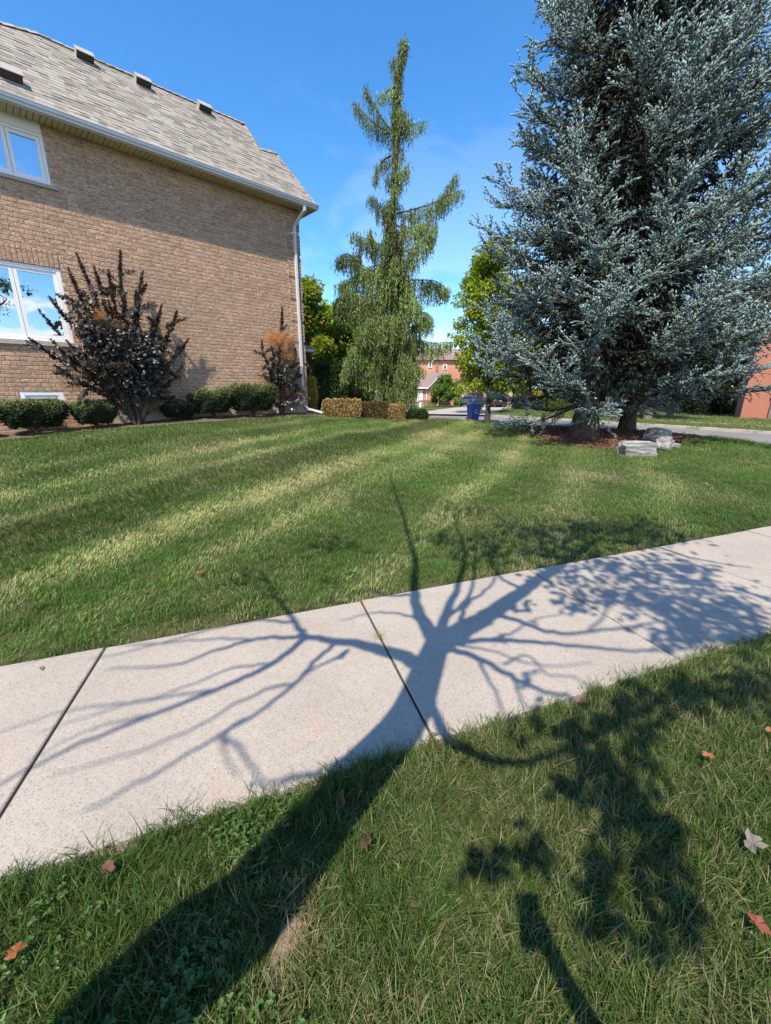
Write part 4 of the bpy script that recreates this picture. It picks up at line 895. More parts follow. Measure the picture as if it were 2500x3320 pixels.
smoke(b1, TT, 'large dark purple smoke bush beside the lower window', 51, [(z2(650, 620, .65), .72, .55, 1700), (z2(560, 560, .75), .5, .45, 800), (z2(760, 700, .6), .5, .36, 800), (z2(470, 480, .65), .36, .5, 420), (z2(720, 800, .55), .55, .30, 700), (z2(640, 750, .6), .5, .25, 500)],
      [(z2(510, 430, .85), (.16, .1, .13), 900), (z2(585, 480, .85), (.2, .1, .12), 700), (z2(610, 690, .9), (.14, .1, .1), 500)])
b2_ = z2(1445, 930, .45); b2_[2] = height(b2_[0], b2_[1])
tips2 = [(1452, 392, .3), (1348, 556, .35), (1395, 590, .4), (1520, 600, .3), (1540, 700, .3), (1400, 650, .45), (1490, 560, .3), (1430, 700, .5), (1530, 790, .35), (1460, 720, .5)]
smoke(b2_, [(z2(x, y, o), .22 if y > 450 else .3) for x, y, o in tips2], 'slim smoke bush with a big orange plume beside the downspout', 52, [(z2(1450, 745, .45), .3, .4, 240), (z2(1480, 880, .5), .42, .22, 180)],
      [(z2(1450, 560, .5), (.5, .25, .28), 5200), (z2(1400, 545, .5), (.32, .22, .18), 2000), (z2(1480, 640, .5), (.26, .2, .26), 2000)], .085, [(z2(1480, 840, .6), .1, 30), (z2(1540, 870, .55), .2, 90), (z2(1450, 900, .6), .16, 40)])

def leafbox(name, base, sx, sy, h, rz, cols, n, ls, label, cat='hedge', mat='leaf', seed=1, rnd=.08, fill=.78):
    g = np.random.default_rng(seed); base = np.array(base, float); root = thing(name, base, label, cat); c, s = math.cos(rz), math.sin(rz); X = np.array([c, s, 0]); Y = np.array([-s, c, 0])
    q = g.uniform(-1, 1, (n, 3)); fc = g.integers(0, 5, n); on = g.uniform(0, 1, n) < fill
    for k, (ax, sg) in enumerate(((0, 1), (0, -1), (1, 1), (1, -1), (2, 1))): m = on & (fc == k); q[m, ax] = sg * g.uniform(.86, 1.0, m.sum())
    e = 1 - rnd * (np.clip(np.abs(q[:, 0]) + np.abs(q[:, 2]), 1, 2) - 1); wob = 1 + .05 * np.sin(q[:, 0] * 9 + seed) * np.cos(q[:, 2] * 5)
    zf = (q[:, 2] * .5 + .5) * .94 + .05; zf = zf + (q[:, 2] > .8) * .04 * np.sin(q[:, 0] * 17 + 2)
    P = base + (q[:, 0] * sx / 2 * e)[:, None] * X + (q[:, 1] * sy / 2 * wob * e)[:, None] * Y + (zf * h)[:, None] * np.array([0, 0, 1.])
    o = nrm(q[:, :1] ** 5 * X + q[:, 1:2] ** 5 * Y + np.maximum(0, q[:, 2:3]) ** 5 * np.array([0, 0, 1.]) + g.normal(0, .45, (n, 3)))
    cc = np.array(cols)[g.integers(0, len(cols), n)] * np.exp(g.normal(0, .2, (n, 1))); L = ls * g.uniform(.7, 1.3, n)
    obj('foliage', [leaves(P, nrm(o + rdir(n, g) * .8), o, L, L * .6, cc)], M[mat], root)
    wood = []
    for k in range(max(4, int(sx * 5))):
        p = base + X * g.uniform(-.45, .45) * sx + Y * g.uniform(-.3, .3) * sy; wood += tube(np.array([p - [0, 0, .04], p + [g.normal(0, .03), 0, h * .5], p + [g.normal(0, .08), 0, h * .85]]), [.012, .009, .004], 4, cap=False)
    obj('stems', wood, M['bark'], root); return root
def span(x0, x1, y, Y): A, B = D(x0, y, Y), D(x1, y, Y); c = (A + B) / 2; c[2] = height(c[0], c[1]); return c, abs(B[0] - A[0])
TAN = [(.46, .32, .135), (.38, .25, .10), (.52, .38, .19), (.24, .19, .07), (.32, .22, .11)]
c, w = span(1048, 1172, 1340, 14.7); leafbox('clipped_hedge', c, w, .55, .62, .03, TAN, 9000, .055, 'golden tan clipped hedge beside the downspout outlet', seed=61)
c, w = span(1172, 1262, 1340, 14.9); leafbox('clipped_hedge', c, w, .5, .56, .0, [(.20, .13, .055), (.14, .10, .045), (.09, .09, .03)], 6500, .055, 'clipped hedge with the shade of the weeping cedar put into its leaf colour', seed=62)  # browner leaf colours paint the cedar's shade onto this stretch of hedge
c, w = span(1262, 1314, 1340, 14.8); leafbox('clipped_hedge', c, w, .5, .52, -.1, TAN, 4200, .055, 'short golden tan hedge end at the cedar foot', seed=63)
c, w = span(1318, 1388, 1340, 15.2); leafbox('low_shrub', c, w, .6, .36, 0, [(.03, .055, .02), (.05, .08, .03)], 3000, .06, 'low dark green shrub at the right foot of the cedar', 'shrub', seed=64, rnd=.3)
c, w = span(1022, 1128, 1300, 17.0); leafbox('yew_hedge', c, w * 1.1, 1.2, 2.05, .0, [(.03, .055, .018), (.045, .08, .025)], 12000, .07, 'tall dense dark green yew behind the golden hedge', 'shrub', seed=65, rnd=.28)
c, w = span(996, 1024, 1300, 15.6); leafbox('golden_shrub', c, w * 1.3, .4, 1.25, .0, [(.46, .30, .045), (.36, .27, .05), (.50, .36, .08)], 2600, .06, 'narrow golden yellow shrub just past the downspout', 'shrub', seed=66, rnd=.3)
def farbush(x0, x1, ytop, ybot, cols, label, seed, n=3500, ls=.12, name='garden_bush', cat='bush', rnd=.35, dep=1.0, Y=None, rz=0, mat='leaf'):
    A, B = (FZ(x0, ybot), FZ(x1, ybot)) if Y is None else (D(x0, ybot, Y), D(x1, ybot, Y)); c = (A + B) / 2; T = D((x0 + x1) / 2, ytop, c[1]); gz = farz(c[0], c[1]) + .1 if Y is None else height(c[0], c[1]); c[2] = gz
    return leafbox(name, c, abs(B[0] - A[0]), dep, max(.2, T[2] - gz), rz, cols, n, ls, label, cat, mat, seed, rnd)
farbush(1703, 1865, 1287, 1334, [(.10, .15, .03), (.14, .19, .04), (.18, .21, .05)], 'long yellow-green clipped hedge behind the iron fence', 71, 16000, .12, 'boxwood_hedge', 'hedge', .06, 1.6)
farbush(1668, 1702, 1306, 1334, [(.02, .035, .015), (.035, .05, .02)], 'small dark bush at the left end of the iron fence', 72, 2000)
farbush(1612, 1652, 1291, 1318, [(.20, .25, .14), (.15, .20, .10)], 'pale green bush beside the driveway', 73, 2600)
farbush(1726, 1775, 1270, 1300, [(.55, .38, .03), (.40, .32, .04), (.10, .14, .03)], 'yellow flowering bush above the clipped hedge', 74, 2200, .1, Y=46)
farbush(1350, 1420, 1299, 1316, [(.30, .26, .04), (.13, .17, .04), (.22, .16, .10)], 'yellow flower bed along the garage wall', 75, 2600, .1, cat='flower bed', name='flower_bed')
farbush(1350, 1395, 1303, 1314, [(.28, .20, .30), (.14, .17, .08)], 'mauve flowers below the garage door', 76, 1200, .1, cat='flower bed', name='flower_bed')
farbush(1470, 1560, 1297, 1313, [(.05, .08, .02), (.08, .11, .03)], 'dark low bushes behind the parked blue car', 77, 3000)
farbush(2372, 2470, 1293, 1350, [(.10, .15, .03), (.07, .11, .025), (.13, .17, .05)], 'feathery green ornamental bush below the white window', 78, 6000, .14)
farbush(2408, 2470, 1318, 1352, [(.20, .18, .03), (.12, .13, .03)], 'low yellowish bush at the edge of the far bed', 79, 2500, .1)
farbush(2460, 2600, 1290, 1352, [(.04, .07, .02), (.06, .10, .03)], 'dark green bush at the corner of the red brick house', 80, 5000, .13)
farbush(2215, 2330, 1230, 1346, [(.018, .03, .014), (.03, .045, .02)], 'dark hedge mass shading the far verge', 81, 7000, .14, dep=1.8)
farbush(2315, 2360, 1318, 1345, [(.10, .15, .04), (.14, .18, .06)], 'tuft of light green grass beside the metal post', 82, 1500, .16)
# ------------------------------------------------------------------ boulders
import bmesh
from mathutils import noise as mnoise, Vector
def boulder(P, sx, sy, sz, rz, label, seed, tilt=0.0, sharp=.12):
    bm = bmesh.new(); bmesh.ops.create_cube(bm, size=1.0); bmesh.ops.subdivide_edges(bm, edges=bm.edges[:], cuts=7, use_grid_fill=True)
    g = random.Random(seed); off = Vector((seed * 3.1, seed * 1.7, 0))
    for v in bm.verts:
        p = v.co.copy(); r = max(abs(p.x), abs(p.y), abs(p.z)); sph = p.normalized() * .62; p = p.lerp(sph, .22)
        p.x *= 1 - .12 * (p.z + .5) * (1 if p.x > 0 else .4); nse = mnoise.noise(p * 2.2 + off) * sharp + mnoise.noise(p * 6 + off) * sharp * .35
        lay = .010 * math.sin(p.z * 19 + mnoise.noise(p * 2 + off) * 5)
        p += p.normalized() * (nse + lay * (1 - abs(p.z) * 1.2)); v.co = Vector((p.x * sx, p.y * sy, p.z * sz))
    me = bpy.data.meshes.new('boulder'); bm.to_mesh(me); bm.free(); me.materials.append(M['boulder'])
    for f in me.polygons: f.use_smooth = False
    o = bpy.data.objects.new('boulder', me); P = onT(P); put(o, None, P + np.array([0, 0, sz * .40])); o.rotation_euler = (0, tilt, rz)
    return tag(o, label, 'boulder', 'boulders at the edge of the mulch bed')
b0 = TP(2080, 1486); s_ = b0[1] / 1395
boulder(b0 + [0, .2, 0], 112 * s_, .42, 56 * s_, -.06, 'long flat layered grey boulder lying in front of the mulch bed', 1, .03)
boulder(TP(2146, 1437) + [0, .25, 0], .50, .42, .36, .3, 'squarish grey boulder at the back of the rock group', 2, .05)
boulder(TP(2160, 1462) + [0, .1, 0], .33, .30, .32, .7, 'steep upright grey boulder next to the long flat one', 3, .35, .2)
boulder(TP(2188, 1455) + [0, .1, 0], .28, .22, .12, .2, 'small low pale stone at the end of the rock group', 4)
boulder(TP(2018, 1478) + [0, .1, 0], .12, .1, .08, .2, 'tiny pale stone at the left end of the long boulder', 5)
P = TP(1975, 1386); boulder(P, .75, .3, .1, -.1, 'thin flat slab lying between the two spruce trunks', 6)
# wood chips on the mulch
g = np.random.default_rng(88); n = 2600; a = g.uniform(0, 6.28, n); q = np.sqrt(g.uniform(0, .95, n)); P = np.array([mul(x, y) for x, y in zip(a, q)]); P[:, 2] = height(P[:, 0], P[:, 1]) + .045
ch = tint((.20, .105, .065), n, .45, .08, g); d = nrm(g.normal(0, 1, (n, 3)) * [1, 1, .25])
tag(obj('mulch_chips', [leaves(P, d, nrm(np.array([0, 0, 1.]) + g.normal(0, .3, (n, 3))), g.uniform(.04, .1, n), g.uniform(.015, .03, n), ch)], M['leaf_dark']), 'reddish brown bark chips under the spruces', 'bark mulch', kind='stuff')

# ------------------------------------------------------------------ bins, posts
def taper(c, w0, d0, w1, d1, z0, z1, rz=0, col=None):
    cs, sn = math.cos(rz), math.sin(rz); V = []
    for w, d, z in ((w0, d0, z0), (w1, d1, z1)):
        for x, y in ((-1, -1), (1, -1), (1, 1), (-1, 1)): X, Y = x * w / 2, y * d / 2; V.append((c[0] + X * cs - Y * sn, c[1] + X * sn + Y * cs, c[2] + z))
    return (np.array(V), np.array([[3, 2, 1, 0], [4, 5, 6, 7], [0, 1, 5, 4], [1, 2, 6, 5], [2, 3, 7, 6], [3, 0, 4, 7]]))
def wheel_parts(c, ax, r, w, k=18):
    c, ax = np.array(c, float), nrm(ax); return tube([c - ax * w / 2, c - ax * w * .42, c + ax * w * .42, c + ax * w / 2], [r * .9, r, r, r * .9], k)
bp = D(1537, 1300, 26.5); bp[2] = farz(bp[0], bp[1]) + .03
bin_ = thing('recycling_bin', bp, 'blue wheeled recycling bin standing at the kerb', 'bin'); rz = .35
obj('body', [taper(bp, .46, .52, .60, .70, .05, .96, rz)], M['blue_plastic'], bin_)
lid = obj('lid', [taper(bp, .66, .76, .60, .70, .965, 1.03, rz), taper(bp, .58, .68, .40, .5, 1.03, 1.06, rz)], M['blue_plastic'], bin_)
cs, sn = math.cos(rz), math.sin(rz); X, Y = np.array([cs, sn, 0]), np.array([-sn, cs, 0])
obj('handle', tube([bp - X * .26 + Y * .37 + [0, 0, .95], bp + X * .26 + Y * .37 + [0, 0, .95]], .018, 6), M['blue_plastic'], bin_)
for s in (-1, 1): obj('wheel', wheel_parts(bp + X * s * .25 + Y * .27 + [0, 0, .12], X, .12, .05), M['rubber'], bin_)
# recycling arrows pressed on the front: three bent bars in a ring
em = []
for k in range(3):
    a = k * 2.094 + .5
    for da in (0, .9): a0, a1 = a + da, a + da + .75; pt = lambda t: bp - Y * .318 + X * .11 * math.cos(t) + np.array([0, 0, .60 + .11 * math.sin(t)]); em += tube([pt(a0), pt(a1)], .016, 4)
obj('emblem', em, M['plate'], bin_)
gp_ = D(1349, 1330, 15.6); gp_[2] = height(gp_[0], gp_[1])
oneobj('green_box', [taper(gp_, .26, .2, .3, .24, .02, .22), taper(gp_, .33, .27, .31, .25, .22, .25)], M['green_plastic'], gp_, 'small green plastic box by the cedar foot', 'box')
gp2 = D(1331, 1330, 15.5); gp2[2] = height(gp2[0], gp2[1])
oneobj('blue_pail', tube([gp2, gp2 + [0, 0, .22], gp2 + [0, 0, .24], gp2 + [0, 0, .245]], [.08, .1, .11, .09], 12), M['dark_glass'], gp2, 'little bluish pail beside the green box', 'pail')
wp = FZ(1370, 1326); oneobj('wood_post', [box(wp[0], wp[1], wp[2] - .1, .35, .3, 1.0), box(wp[0], wp[1], wp[2] + .9, .42, .36, .06)], M['wood_post'], wp, 'short wooden post on the lawn across the street', 'post')
wp = FZ(1364, 1326) + [-.05, 0, 0]; oneobj('utility_pedestal', [taper(wp, .36, .3, .34, .28, -.1, .62), taper(wp, .38, .32, .25, .2, .62, .72)], M['white_trim'], wp, 'small grey utility box next to the wooden post', 'utility box')
mp_ = FZ(2334, 1348); oneobj('sign_post', tube([mp_ - [0, 0, .1], mp_ + [0, 0, 1.6], mp_ + [0, 0, 1.62]], [.05, .05, .02], 8), M['black_metal'], mp_, 'thin black metal post on the far verge', 'post')
# iron fence in front of the hedge
A, B = FZ(1664, 1338), FZ(1862, 1338); dv = B - A; Lf = np.linalg.norm(dv); fr_ = thing('iron_fence', A, 'thin black iron fence in front of the yellow-green hedge', 'fence')
for z in (.15, 1.35): obj('rail', tube([A + [0, 0, z], B + [0, 0, z]], .02, 4), M['black_metal'], fr_)
for k in range(int(Lf / .14) + 1):
    p = A + dv * min(1, k * .14 / Lf); pole = k % 16 == 0
    obj('post' if pole else 'picket', tube([p + [0, 0, -.05], p + [0, 0, 1.5 if pole else 1.36]], .035 if pole else .008, 4), M['black_metal'], fr_)

# ------------------------------------------------------------------ parked cars, rear ends toward the street
def suv(P, rz, mat, label):
    P = np.array(P, float); root = thing('parked_car', P, label, 'car', 'cars on the driveway across the street')
    c, s = math.cos(rz), math.sin(rz); fw = np.array([-s, c, 0]); rt = np.array([c, s, 0]); up = np.array([0, 0, 1.])
    def T(x, y, z): return P + rt * x + fw * y + up * z
    def loft(secs):      # secs: (y, halfwidth low, halfwidth high, z0, z1)
        V, F = [], []
        for y, a, b, z0, z1 in secs:
            r_ = (z1 - z0)
            V += [T(-a * .92, y, z0), T(-a, y, z0 + r_ * .25), T(-b, y, z0 + r_ * .8), T(-b * .86, y, z1), T(b * .86, y, z1), T(b, y, z0 + r_ * .8), T(a, y, z0 + r_ * .25), T(a * .92, y, z0)]
        for k in range(len(secs) - 1):
            for i in range(8): F.append([k * 8 + i, k * 8 + (i + 1) % 8, (k + 1) * 8 + (i + 1) % 8, (k + 1) * 8 + i])
        n = len(secs); F2 = [list(range(8))[::-1], [(n - 1) * 8 + i for i in range(8)]]
        return [(np.array(V), np.array(F)), (np.array(V), np.array(F2))]
    obj('body', loft([(-2.3, .82, .80, .42, .88), (-2.2, .90, .90, .30, 1.02), (-1.4, .93, .92, .26, 1.06), (1.0, .93, .92, .26, 1.02), (2.0, .90, .86, .28, .92), (2.28, .74, .70, .36, .78)]), mat, root, smooth=False)
    cab = obj('cabin', loft([(-2.12, .86, .72, 1.03, 1.08), (-1.75, .86, .66, 1.03, 1.60), (-1.2, .87, .67, 1.03, 1.68), (-.2, .87, .67, 1.03, 1.68), (.35, .87, .64, 1.02, 1.58), (1.1, .85, .78, 1.0, 1.04)]), M['dark_glass'], root)
    obj('roof', loft([(-1.95, .70, .68, 1.60, 1.66), (-1.2, .70, .69, 1.66, 1.73), (-.1, .69, .68, 1.66, 1.72), (.4, .66, .64, 1.55, 1.61)]), mat, cab)
    for sx in (-1, 1):
        obj('pillar', [hexa(T(sx * .86, -2.05, 1.0), rt * -sx * .14, fw * .18, T(sx * .70, -1.75, 1.62) - T(sx * .86, -2.05, 1.0))], mat, cab)
        obj('tail_light', [hexa(T(sx * .92, -2.26, .86), rt * -sx * .30, fw * .2, up * .15)], M['tail_red'], root)
        for y in (-1.4, 1.4):
            w = obj('wheel', wheel_parts(T(sx * .82, y, .36), rt, .36, .24, 20), M['rubber'], root); obj('rim', wheel_parts(T(sx * .945, y, .36), rt, .23, .012, 14), M['alloy'], w)
        obj('mirror', [hexa(T(sx * .95, .55, 1.02), rt * sx * .2, fw * .1, up * .14)], mat, root)
    obj('bumper', [hexa(T(-.84, -2.36, .38), rt * 1.68, fw * .2, up * .2)], M['rubber'], root)
    obj('licence_plate', [hexa(T(-.16, -2.345, .70), rt * .32, fw * .03, up * .16)], M['plate'], root)
    return root
cP = FZ(1527, 1319, .16); suv(cP, .22, M['car_blue'], 'dark blue hatchback car parked on the driveway'); cP2 = FZ(1590, 1319, .16); suv(cP2 + [.2, .2, 0], .22, M['car_grey'], 'dark grey car parked closer to the pale bush')

# ------------------------------------------------------------------ houses across the street
def wbox(A, Bv, dep, z0, z1):      # wall volume: A left-front foot, Bv vector along the front
    n = nrm(np.array([-Bv[1], Bv[0], 0.])); return hexa(np.array([A[0], A[1], z0]), np.array([Bv[0], Bv[1], 0]), n * dep, np.array([0, 0, z1 - z0]))
def px(x, y, Y): return D(x, y, Y)
YH = 66.0
gz = float(farz(0, YH))
h2 = thing('orange_brick_house', (px(1450, 1300, YH)[0], YH, gz), 'orange brick house with brown shingled garage roof across the street', 'house')
def X_(x, Y=YH): return px(x, 1250, Y)[0]
def Z_(y, Y=YH): return px(1450, y, Y)[2]
# garage block (nearer) and main block behind it
obj('garage_wall', [hexa((X_(1318), YH, gz - .2), (X_(1424) - X_(1318), 0, 0), (0, 7, 0), (0, 0, Z_(1257) - gz + .2))], M['orange_brick'], h2)
gd = obj('garage_door', [hexa((X_(1349), YH - .06, gz), (X_(1371.5) - X_(1349), 0, 0), (0, .05, 0), (0, 0, Z_(1266) - gz))], M['white_trim'], h2)
for k in range(4): obj('door_panel', [hexa((X_(1350.5), YH - .09, gz + .1 + k * .53), (X_(1370) - X_(1350.5), 0, 0), (0, .03, 0), (0, 0, .42))], M['white_trim'], gd)
obj('garage_door', [hexa((X_(1320), YH - .06, gz), (X_(1343) - X_(1320), 0, 0), (0, .05, 0), (0, 0, Z_(1266) - gz))], M['white_trim'], h2)
obj('downspout', [hexa((X_(1383), YH - .12, gz), (.1, 0, 0), (0, .1, 0), (0, 0, Z_(1257) - gz))], M['white_trim'], h2)
rx0, rx1 = X_(1312), X_(1392); ze, zr = Z_(1256), Z_(1200)
V = np.array([(X_(1312), YH - .5, ze), (X_(1388), YH - .5, ze), (X_(1424), YH + 1.0, Z_(1219)), (X_(1462), YH + 1.0, Z_(1217)), (X_(1462), YH + 5.5, Z_(1198)), (X_(1402), YH + 5.5, Z_(1200)), (X_(1312), YH + 5.5, zr)])
groof = obj('garage_roof', [(V[[0, 1, 2, 5, 6]], np.array([[0, 1, 2, 3, 4]])), (V[[2, 3, 4, 5]], np.array([[0, 1, 2, 3]]))], M['roof_brown'], h2)
obj('rake_board', [hexa(V[1] - [0, .05, .18], V[2] - V[1], (0, .1, 0), (0, 0, .2)), hexa(V[0] - [0, .05, .18], V[1] - V[0], (0, .1, 0), (0, 0, .18)), hexa(V[2] - [0, .05, .18], V[3] - V[2], (0, .1, 0), (0, 0, .2))], M['white_trim'], groof)
obj('gable_wall', [(np.array([(X_(1384), YH + .2, gz), (X_(1424), YH + 1.6, gz), (X_(1424), YH + 1.6, Z_(1220)), (X_(1384), YH + .2, Z_(1257))]), np.array([[0, 1, 2, 3]]))], M['tan_brick'], h2)
ym = YH + 5.0
obj('wall', [hexa((X_(1340, ym), ym, gz - .2), (X_(1640, ym) - X_(1340, ym), 0, 0), (0, 9, 0), (0, 0, Z_(1166, ym) - gz + .2))], M['orange_brick'], h2)
V = np.array([(X_(1330, ym), ym - .5, Z_(1167, ym)), (X_(1650, ym), ym - .5, Z_(1167, ym)), (X_(1590, ym), ym + 5, Z_(1120, ym)), (X_(1370, ym), ym + 5, Z_(1120, ym)), (X_(1330, ym), ym + 10, Z_(1167, ym)), (X_(1650, ym), ym + 10, Z_(1167, ym))])
obj('main_roof', [(V, np.array([[0, 1, 2, 3], [4, 3, 2, 5]])), (V, np.array([[0, 3, 4], [1, 5, 2]]))], M['roof_brown'], h2)
obj('chimney_breast', [hexa((X_(1411, ym), ym - .2, Z_(1203, ym)), (.35, 0, 0), (0, .2, 0), (0, 0, Z_(1168, ym) - Z_(1203, ym)))], M['roof_brown'], h2)
def fwin(parent, x0, x1, y0, y1, Y, bars=1):
    w = obj('window', [hexa((X_(x0, Y), Y - .12, Z_(y1, Y)), (X_(x1, Y) - X_(x0, Y), 0, 0), (0, .1, 0), (0, 0, Z_(y0, Y) - Z_(y1, Y)))], M['white_trim'], parent)
    n = bars; a, b = X_(x0, Y) + .12, X_(x1, Y) - .12; s = (b - a) / n
    for k in range(n): obj('pane', [hexa((a + k * s + .04, Y - .15, Z_(y1, Y) + .12), (s - .08, 0, 0), (0, .02, 0), (0, 0, Z_(y0, Y) - Z_(y1, Y) - .24))], M['dark_glass'], w)
fwin(h2, 1387, 1399, 1174, 1192, ym); fwin(h2, 1434, 1447, 1182, 1198, ym); fwin(h2, 1500, 1530, 1175, 1198, ym, 2); fwin(h2, 1449, 1459, 1228, 1244, ym); fwin(h2, 1484, 1516, 1248, 1268, ym, 2); fwin(h2, 1483, 1503, 1280, 1292, ym); fwin(h2, 1530, 1560, 1248, 1275, ym, 2)
# tan house with front steps
Y3 = 50.0; z3 = float(farz(0, Y3)) + .1
h3 = thing('tan_house', (X_(1720, Y3), Y3, z3), 'tan brick house with wide front steps beyond the hedge', 'house')
obj('wall', [hexa((X_(1650, Y3), Y3 + 2, z3 - .2), (X_(1990, Y3) - X_(1650, Y3), 0, 0), (0, 8, 0), (0, 0, 5.6))], M['tan_brick'], h3)
obj('porch_pier', [hexa((X_(1652, Y3), Y3, z3 - .2), (X_(1664, Y3) - X_(1652, Y3), 0, 0), (0, .4, 0), (0, 0, 3.0))], M['tan_brick'], h3)
for k in range(6): obj('step', [hexa((X_(1682, Y3), Y3 + .3 * k, z3 - .2), (2.6 - k * .02, 0, 0), (0, .32, 0), (0, 0, .38 + k * .17))], M['concrete'], h3)
V = np.array([(X_(1640, Y3), Y3 + 1.4, z3 + 5.4), (X_(2000, Y3), Y3 + 1.4, z3 + 5.4), (X_(1960, Y3), Y3 + 6, z3 + 8), (X_(1690, Y3), Y3 + 6, z3 + 8), (X_(1640, Y3), Y3 + 10.6, z3 + 5.4), (X_(2000, Y3), Y3 + 10.6, z3 + 5.4)])
obj('roof', [(V, np.array([[0, 1, 2, 3], [4, 3, 2, 5]])), (V, np.array([[0, 3, 4], [1, 5, 2]]))], M['roof_brown'], h3)
def X3win(x0, x1, y0, y1): fwin(h3, x0, x1, y0, y1, Y3 + 2)
X3win(1672, 1683, 1254, 1286)
# red brick house at the right, seen at an angle
YR = 27.0; zR = float(farz(0, YR)) + .12
A = np.array([px(2412, 1300, YR)[0], YR, zR]); dR = np.array([.80, -.60, 0]); nR = np.array([.60, .80, 0])
h4 = thing('red_brick_house', A, 'red brick house with white-framed window beyond the road', 'house')
def R4(a, n, z): return A + dR * a + nR * n + np.array([0, 0, z])
ztop = D(2480, 1052, YR)[2] - zR
obj('wall', [hexa(R4(0, 0, -.2), dR * 9, nR * 7, (0, 0, ztop + .2))], M['red_brick'], h4)
V = np.array([R4(-.4, -.4, ztop), R4(9.4, -.4, ztop), R4(9.4, 3.5, ztop + 2.6), R4(3.0, 3.5, ztop + 2.6), R4(-.4, 7.4, ztop), R4(9.4, 7.4, ztop)])
obj('roof', [(V, np.array([[0, 1, 2, 3], [4, 3, 2, 5]])), (V, np.array([[0, 3, 4]]))], M['roof_brown'], h4)
def awin(a0, a1, z0, z1):
    w = obj('window', [hexa(R4(a0, -.14, z0), dR * (a1 - a0), nR * .12, (0, 0, z1 - z0))], M['white_trim'], h4)
    obj('pane', [hexa(R4(a0 + .16, -.17, z0 + .16), dR * (a1 - a0 - .32), nR * .02, (0, 0, z1 - z0 - .32))], M['dark_glass'], w)
    obj('sill', [hexa(R4(a0 - .08, -.22, z0 - .1), dR * (a1 - a0 + .16), nR * .2, (0, 0, .1))], M['white_trim'], w)
q = D(2452, 1276, YR - .5); awin(1.35, 2.6, q[2] - zR, D(2452, 1188, YR - .5)[2] - zR); awin(4.2, 5.6, 1.0, 2.6)
obj('base_trim', [hexa(R4(1.3, -.1, 0), dR * 1.35, nR * .1, (0, 0, max(.1, q[2] - zR - .12)))], M['roof_brown'], h4)
obj('eave', [hexa(R4(-.42, -.42, ztop - .16), dR * 9.8, nR * .08, (0, 0, .15))], M['white_trim'], h4)

# ------------------------------------------------------------------ fallen leaves and scraps
def fallen(px_, py_, size_, colr, label, seed, up=.07, grp='leaves fallen on the grass', curl=.35):
    P = TP(px_, py_); P[2] = (height(P[0], P[1]) if up > .03 else 0.004) + up; g = random.Random(seed); size = size_ * .78; up = up * .72 if up > .03 else up; k = 16; V = [(0, 0, 0)]; ph = g.uniform(0, 6.28)
    for i in range(k):
        a = i / k * 2 * math.pi; r = size * .5 * (1 + .22 * math.cos(5 * a + seed) + g.uniform(-.28, .28)); x, y = r * math.cos(a) * 1.25, r * math.sin(a) * .8
        V.append((x, y, curl * size * .6 * (abs(math.sin(a)) ** 2) + g.uniform(-.16, .16) * size))
    V = np.array(V); c, s = math.cos(ph), math.sin(ph); V = V @ np.array([[c, s, 0], [-s, c, 0], [0, 0, 1]]); F = np.array([[0, 1 + i, 1 + (i + 1) % k] for i in range(k)])
    C = np.array(colr) * .75 * np.exp(np.random.default_rng(seed).normal(0, .15, (len(V), 1)))
    o = tag(obj('fallen_leaf', [(V, F, C)], M['leaf'], None, False, P), label, 'leaf', grp); o.rotation_euler = (g.uniform(-.25, .25), g.uniform(-.25, .25), 0); return o
OR, BRN, GRY, YEL, RED, GRN = (.42, .17, .07), (.15, .09, .06), (.34, .30, .27), (.42, .36, .12), (.36, .12, .08), (.10, .17, .04)
fallen(650, 1875, .07, OR, 'orange leaf on the mown lawn facing the sidewalk slab', 1, .05); fallen(468, 1936, .05, BRN, 'brown leaf bit on the lawn near the sidewalk edge', 2, .05)
fallen(2285, 1578, .09, (.5, .32, .16), 'pale orange leaf on the lawn in front of the boulders', 3, .05); fallen(2017, 1573, .07, OR, 'rusty leaf on the lawn below the long boulder', 4, .05)
fallen(1304, 1610, .07, OR, 'small orange leaf in the middle of the mown lawn', 5, .05); fallen(1572, 1520, .05, (.4, .3, .15), 'tan leaf on the pale mown stripe', 6, .05)
fallen(1105, 2645, .085, BRN, 'large crumpled brown leaf beside the trunk shadow', 7, .075, curl=.9); fallen(1190, 2785, .055, BRN, 'narrow brown leaf in the short grass past the trunk shadow', 8, .075, curl=.8)
fallen(362, 2880, .06, (.22, .10, .08), 'reddish brown leaf in the clover', 9, .08, curl=.6); fallen(2420, 2795, .085, GRY, 'pale grey papery leaf in the long grass', 10, .085, curl=.5)
fallen(2285, 2500, .05, OR, 'torn orange leaf under the leafy shadow', 11, .085); fallen(2488, 2415, .05, OR, 'orange leaf at the edge of the boulevard shade', 12, .085)
fallen(2432, 3062, .055, RED, 'salmon red leaf near the phone shadow', 13, .085); fallen(76, 3152, .05, (.34, .13, .05), 'rust leaf tucked in the clover', 14, .085); fallen(1880, 2318, .04, OR, 'small orange scrap where the leafy shade begins', 15, .085)
fallen(138, 2182, .045, YEL, 'yellow leaf lying on the sidewalk', 16, .008, 'leaves fallen on the sidewalk', .2); fallen(2010, 1790, .06, GRN, 'green leaf lying on the sidewalk edge', 17, .012, 'leaves fallen on the sidewalk', .3)
